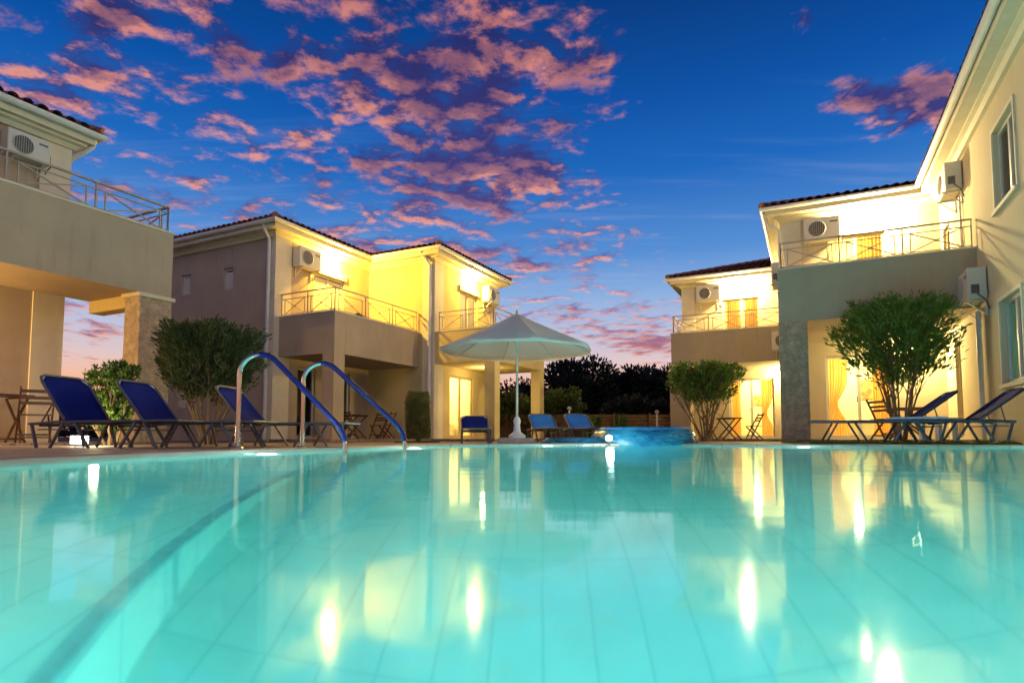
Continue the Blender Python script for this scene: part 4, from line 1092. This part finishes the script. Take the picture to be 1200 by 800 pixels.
# foam where the water lands
m = MB(); rr = random.Random(3)
for _ in range(260):
    a = rr.uniform(pi*1.05, pi*1.9); rad = rr.uniform(1.0, 1.25)
    x = -1.2+.85*rad*cos(a); y = .15+.7*rad*sin(a); s_ = rr.uniform(.006, .022)
    m.lathe([(s_*.9, 0), (s_*.7, s_*.5), (s_*.1, s_*.7)], (x, y, WZ+.001), 6)
tag(m.build('foam', mat('foam', (.8, .85, .85), .5), loc=(2.55, 11.6, 0)), 'white foam where the spa water falls into the pool', 'foam', kind='stuff')
# bright spa lamp
o = empty('spa_lamp', (1.72, 10.72, 0), 0, label='small bright round lamp at the rim of the spilling spa', cat='lamp')
MB().lathe([(.02, -.05), (.02, .03), (.035, .04), (.035, .05)], (0, 0, 0), 12).build('stem', M['steel'], o, smooth=True)
MB().lathe([(.012, .05), (.045, .065), (.06, .10), (.045, .135), (.012, .15)], (0, 0, 0), 16).build('globe', M['lamp_white'], o, smooth=True)
point('spa_light', (1.72, 10.5, .10), 12, (.85, 1, 1), .05)
point('spa_under_light', (1.3, 10.7, -.12), 22, (.8, 1, 1), .06)

# ------------------------------------------------------------------ garden floodlight on the left
o = empty('garden_floodlight', (-5.40, 7.55, 0), .6, label='glowing box-shaped floodlight on the ground behind the left lounger', cat='floodlight')
MB().box(-.10, .10, -.05, .06, .03, .14).build('housing', M['ac_dark'], o, bevel=.01)
MB().box(-.09, .09, -.065, -.052, .04, .13).build('lens', M['lamp_white'], o)
MB().box(-.05, .05, -.03, .05, 0, .03).build('bracket', M['ac_dark'], o)
point('flood_light', (-5.55, 8.05, .22), 34, (1, .86, .45), .05)

# ------------------------------------------------------------------ vegetation
def leaf(mb, p, d, L, w, rr):
    d = d.normalized(); s_ = d.cross(Vector((rr.uniform(-1, 1), rr.uniform(-1, 1), rr.uniform(-1, 1)))).normalized()*w
    m_ = p + d*L*.5 + Vector((0, 0, -.04*L))
    mb.v += [tuple(p), tuple(m_+s_), tuple(p+d*L+Vector((0, 0, -.15*L))), tuple(m_-s_)]; n = len(mb.v); mb.f.append((n-4, n-3, n-2, n-1))
def shrub(name, loc, label, cat, stems, H, crown_z, R, leafmat, seed, nleaf=9000, L=.10, w=.011, spread=.9, flowers=0, group=None, squash=(1, 1), trunk_r=.022, gaps=.35, hole=.25):
    rr = random.Random(seed); o = empty(name, loc, 0, label=label, cat=cat, group=group)
    st = MB(); tips = []
    for k in range(stems):
        a = 2*pi*k/stems + rr.uniform(-.3, .3); out = rr.uniform(.35, 1)*R*spread
        p0 = Vector((.08*cos(a), .08*sin(a), 0)); z1 = crown_z*rr.uniform(.85, 1.1)
        p2 = Vector((out*cos(a)*squash[0]*.8, out*sin(a)*squash[1]*.8, z1))
        p1 = p0.lerp(p2, .5) + Vector((-.12*cos(a)*out+rr.uniform(-.05, .05), -.12*sin(a)*out, .08))
        p3 = Vector((out*cos(a)*squash[0]*rr.uniform(.85, 1.1), out*sin(a)*squash[1]*rr.uniform(.85, 1.1), z1+(H-z1)*rr.uniform(.45, .9)))
        pts = []
        for i in range(8):
            t = i/7; pts.append(p0*(1-t)**3 + p1*3*t*(1-t)**2 + p2*3*t*t*(1-t) + p3*t**3 + Vector((rr.uniform(-.012, .012), rr.uniform(-.012, .012), 0)))
        st.tube(pts, [trunk_r*(1-.75*i/7) for i in range(8)], 6)
        tips.append(p3)
        for q in range(9):
            b0 = pts[rr.choice((3, 4, 5, 6, 7))]
            ang = rr.uniform(0, 2*pi); dist = R*rr.uniform(.15, .5)
            b1 = b0 + Vector((cos(ang)*dist*squash[0], sin(ang)*dist*squash[1], rr.uniform(.15, .6)*(H-crown_z)))
            rad = sqrt((b1.x/squash[0])**2+(b1.y/squash[1])**2)
            if rad > R: b1.x *= R/rad; b1.y *= R/rad
            b1.z = min(b1.z, H*rr.uniform(.92, 1.0))
            st.tube([b0, b0.lerp(b1, .5)+Vector((0, 0, .03)), b1], [trunk_r*.4, trunk_r*.3, trunk_r*.15], 5)
            tips.append(b1); tips.append(b0.lerp(b1, .6))
    st.build('stems', M['bark'], o, smooth=True)
    # extra clump centres that fill the crown volume
    for _ in range(int(len(tips)*gaps*1.5)):
        a = rr.uniform(0, 2*pi); r0 = R*sqrt(rr.random())*.95; z = crown_z + (H-crown_z)*rr.uniform(.0, 1)
        lim = R*(.45+.55*min(1, (z-crown_z)/(H-crown_z)/.45))
        r0 = min(r0, lim); tips.append(Vector((r0*cos(a)*squash[0], r0*sin(a)*squash[1], z)))
    def inside(q):
        h_ = (q.z-crown_z)/(H-crown_z)
        if h_ < -.12+.22*sin(atan2(q.y, q.x)*2+seed*1.7) or h_ > 1.02+.04*sin(q.x*9+seed)+.03*sin(q.y*13): return False
        lim = R*(.55+.45*min(1, max(0, h_+.28)/.7))*(1-.30*max(0, (h_-.78)/.24)**2)*(1+.13*sin(atan2(q.y, q.x)*5+seed+q.z*4)+.06*sin(q.z*17+q.x*11))
        return sqrt((q.x/squash[0])**2+(q.y/squash[1])**2) < lim
    tips = [t_ for t_ in tips if rr.random() > hole + .35*max(0, 1-(t_.z-crown_z)/(H-crown_z)/.5)]
    lf = MB(); per = max(3, int(nleaf*1.6)//len(tips))
    for tp in tips:
        cr = rr.uniform(.055, .12)*R/.8
        for _ in range(per):
            q = tp + Vector((rr.gauss(0, cr), rr.gauss(0, cr), rr.gauss(0, cr*.8)))
            if not inside(q): continue
            d = Vector((q.x*.8, q.y*.8, .35+rr.random()*.5)) + Vector((rr.uniform(-.6, .6), rr.uniform(-.6, .6), rr.uniform(-.3, .6)))*.7
            leaf(lf, q, d, L*rr.uniform(.7, 1.3), w*rr.uniform(.8, 1.3), rr)
    for _ in range(26):
        a = rr.uniform(0, 2*pi); el_ = rr.uniform(.25, 1.0); r0 = R*(.95 if el_ < .7 else rr.uniform(.2, .85))
        p0 = Vector((r0*cos(a)*squash[0], r0*sin(a)*squash[1], crown_z+(H-crown_z)*(el_ if el_ < .7 else .96)))
        dd = Vector((cos(a)*.5, sin(a)*.5, .7 if el_ > .2 else -.1))*rr.uniform(.10, .24)*R
        for k in range(16):
            q = p0 + dd*(k/15) - dd*.4
            leaf(lf, q, dd.normalized()*.8+Vector((rr.uniform(-1, 1), rr.uniform(-1, 1), rr.uniform(-.5, 1)))*.7, L*rr.uniform(.7, 1.2), w, rr)
    lf.build('foliage', M[leafmat], o)
    if flowers:
        for _ in range(flowers):
            fb = MB(); tp = rr.choice([t_ for t_ in tips if t_.z > crown_z+(H-crown_z)*.55]); 
            for _ in range(14):
                q = tp + Vector((rr.gauss(0, .028), rr.gauss(0, .028), .07+rr.gauss(0, .018)))
                leaf(fb, q, Vector((rr.uniform(-1, 1), rr.uniform(-1, 1), rr.uniform(0, 1))), .045, .018, rr)
            fb.build('flower_cluster', M['flower'], o)
    return o
gs = 'oleander trees round the pool'
def at(px, d, z=0): return ((px-600)/707*d, d, z)
shrub('oleander_tree', at(1055, 11.4, .05), 'dense green multi-stemmed oleander in front of the right villa terrace', 'tree', 14, 2.62, 1.18, 1.05, 'leaf_oleander', 5, nleaf=8200, L=.14, w=.014, hole=.36, group=gs, spread=.78)
shrub('oleander_tree', at(826, 15.2, .0), 'red-flowered oleander beside the spilling spa', 'tree', 14, 1.93, .98, .94, 'leaf_oleander', 8, nleaf=3600, L=.15, w=.017, hole=.36, group=gs, flowers=26, spread=.95, squash=(.98, .7))
shrub('oleander_tree', at(245, 9.6, .0), 'dark green bushy oleander between the stone pillar and the left villas', 'tree', 11, 1.88, .82, .78, 'leaf_olive', 12, nleaf=11000, L=.10, w=.012, hole=.34, group=gs, spread=.75, gaps=1.2)
shrub('garden_shrub', (-5.75, 8.65, 0), 'small shrub with an upright sprig beside the garden floodlight', 'shrub', 6, 1.15, .22, .36, 'leaf_bright', 14, nleaf=3000, L=.08, w=.014)

# clipped columnar shrub
o = empty('columnar_shrub', at(489.5, 13.2), 0, label='clipped cylindrical shrub beside the grey downpipe left of the lit glass door', cat='shrub')
MB().tube([(0, 0, 0), (0, 0, .25)], .04, 8).build('trunk', M['bark'], o)
lf = MB(); rr = random.Random(6)
for _ in range(11000):
    a = rr.uniform(0, 2*pi); z = .06+rr.random()*1.02; lim = .255*(1-.25*max(0, (z-.85)/.25)**2)*(1+.05*sin(3*a+z*6)); q = lim*(rr.uniform(.72, 1.0))
    leaf(lf, Vector((q*cos(a), q*sin(a), z)), Vector((cos(a)*.5, sin(a)*.5, 1.0+rr.uniform(-.3, .3))), rr.uniform(.04, .09), .006, rr)
lf.build('foliage', M['leaf_cypress'], o)
MB().lathe([(.2, .1), (.2, .9), (.08, 1.02)], (0, 0, 0), 12).build('inner_foliage', M['leaf_olive'], o)
tag(MB().lathe([(.5, 0), (.5, .03)], (0, 0, 0), 20).build('planting_bed', M['soil'], loc=at(489.5, 13.2, .0)), kind='structure')

# dark trees beyond the garden
def bg_tree(loc, H, R, seed, label, mat_='leaf_dark', n=7000, L=.3, w=.07, base=.1):
    rr = random.Random(seed); o = empty('garden_tree', loc, 0, label=label, cat='tree', group='trees beyond the garden fence')
    t = MB(); t.tube([(0, 0, 0), (.05, 0, H*.3), (-.04, .05, H*.62)], [.14, .11, .05], 8)
    cl = []
    for k in range(16):
        a = rr.uniform(0, 2*pi); z = H*rr.uniform(base+.12, .9); r0 = R*(1-.75*max(0, z/H-.4)**1.3)*rr.uniform(.2, .9)
        c = Vector((r0*cos(a), r0*sin(a), z)); cl.append((c, R*rr.uniform(.22, .42)))
        t.tube([(0, 0, z*.6), c*.6+Vector((0, 0, z*.35)), c], [.05, .035, .015], 5)
    cl.append((Vector((0, 0, H*.86)), R*.25)); cl.append((Vector((.1*R, 0, H*.6)), R*.6)); cl.append((Vector((0, 0, H*.35)), R*.7))
    t.build('trunk', M['bark'], o)
    lf = MB()
    tot_ = sum(c[1]**2 for c in cl)
    for c, r0 in cl:
        for _ in range(int(n*r0*r0/tot_)):
            d = Vector((rr.gauss(0, 1), rr.gauss(0, 1), rr.gauss(0, 1))).normalized()
            q = c + d*r0*rr.uniform(.45, 1.08)
            if q.z < .1: continue
            leaf(lf, q, d+Vector((0, 0, .5)), L*rr.uniform(.5, 1.2), w, rr)
    lf.build('crown', M[mat_], o)
bt = [(545, 34, 474, 1.8, 0, 'dark tree behind the porch of the back villa'),
      (612, 42, 455, 2.6, 0, 'dark tree seen behind the parasol pole under the porch beam'),
      (672, 30, 428, 2.3, 0, 'tallest dark tree just right of the parasol'),
      (706, 33, 448, 2.1, 0, 'dark tree beside the tallest one, above the pool-lit blue lounger'),
      (738, 31, 438, 2.0, 0, 'spiky dark tree in the middle of the far row'),
      (772, 32, 440, 2.1, 0, 'dark tree touching the farther right villa'),
      (805, 36, 436, 2.2, 0, 'dark tree half hidden by the farther right villa'),
      (652, 24, 457, 1.15, 1, 'greener bushy tree right of the porch pillar'),
      (598, 24, 462, 1.2, 1, 'greener bushy tree seen through the porch'),
      (735, 26, 474, 1.6, 2, 'low dark green bush before the far trees'),
      (770, 25, 478, 1.3, 2, 'low dark bush next to the white post')]
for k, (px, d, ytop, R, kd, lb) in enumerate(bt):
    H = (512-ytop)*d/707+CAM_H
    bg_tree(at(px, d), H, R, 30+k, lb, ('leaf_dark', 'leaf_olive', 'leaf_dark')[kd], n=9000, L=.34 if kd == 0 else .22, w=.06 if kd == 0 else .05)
for k, px in enumerate(range(430, 560, 26)): pass
# far low tree line closing the view
mb = MB(); rr = random.Random(77)
for _ in range(16000):
    a = rr.uniform(-.95, .95); d = rr.uniform(55, 68); x = d*sin(a); y = d*cos(a)
    h = 2.4+.9*sin(x*.3)+.6*sin(x*.9+1); z = rr.random()*h
    leaf(mb, Vector((x, y, z)), Vector((rr.uniform(-1, 1), rr.uniform(-1, 1), rr.uniform(0, 1))), rr.uniform(.5, 1.1), .2, rr)
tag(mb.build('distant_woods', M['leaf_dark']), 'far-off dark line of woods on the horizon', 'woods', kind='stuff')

# spiky plants before the fence
def tuft(loc, H, seed, label):
    rr = random.Random(seed); o = empty('garden_plant', loc, 0, label=label, cat='plant', group='leafy plants before the wooden fence')
    lf = MB()
    for _ in range(420):
        a = rr.uniform(0, 2*pi); z = rr.random()*H*.75; leaf(lf, Vector((.1*cos(a), .1*sin(a), z)), Vector((cos(a)*.6, sin(a)*.6, 1)), rr.uniform(.12, .3), .014, rr)
    lf.build('leaves', M['leaf_bright'], o); MB().tube([(0, 0, 0), (0, 0, H*.6)], .02, 6).build('stem', M['bark'], o)
tuft(at(698, 20.5), .95, 51, 'bright green spiky plant behind the pool-lit blue lounger')
tuft(at(686, 20.2), .7, 53, 'shorter bright plant left of the taller spiky one')
tuft(at(728, 21), 1.05, 52, 'bright green upright plant behind the spilling spa')
# wooden fence
o = empty('wooden_fence', at(680, 23), 0, label='low dark slatted wooden fence below the far trees', cat='fence')
m = MB()
for k in range(7): m.box(-4.2, 4.0, -.012, .012, .08+k*.13, .19+k*.13)
m.build('slats', M['fence_wood'], o)
for i in range(7): MB().box(-4.2+i*1.36, -4.12+i*1.36, -.06, -.013, 0, 1.02).build('post', M['fence_wood'], o)
# utility pole
o = empty('utility_pole', at(593, 60), 0, label='distant dark utility pole with a crossarm, seen under the porch beam', cat='pole')
MB().tube([(0, 0, 0), (0, 0, 5.4)], [.14, .10], 8).build('post', M['fence_wood'], o)
MB().box(-.95, .95, -.06, .06, 4.75, 4.9).build('crossarm', M['fence_wood'], o)
MB().tube([(-.85, 0, 4.9), (-.85, 0, 5.1)], .06, 6).tube([(.85, 0, 4.9), (.85, 0, 5.1)], .06, 6).build('insulator', M['white_pvc'], o)
# white posts in the far garden
for px, d, h, lb in ((667, 22, 1.12, 'slim pale garden lamp post above the fence behind the loungers'), (770, 21, .95, 'short white post left of the farther right villa')):
    o = empty('garden_post', at(px, d), 0, label=lb, cat='post')
    MB().tube([(0, 0, 0), (0, 0, h)], .035, 8).build('post', M['white_metal'], o); MB().lathe([(.06, 0), (.09, .05), (.03, .1)], (0, 0, h), 10).build('cap', M['white_metal'], o, smooth=True)
# flower pot and dish left on the balconies
o = empty('shoes', w2(B0, 2.0, 1.2, 3.47), 0, label='small dark folded cloth lying on the balcony coping of the back left villa', cat='cloth')
m = MB().lathe([(.05, 0), (.12, .01), (.13, .04), (.05, .06)], (0, 0, 0), 12); m.v = [(x*.7, y*2.6, z) for x, y, z in m.v]; m.build('cloth', M['ac_dark'], o, smooth=True)
o.name = 'folded_cloth'
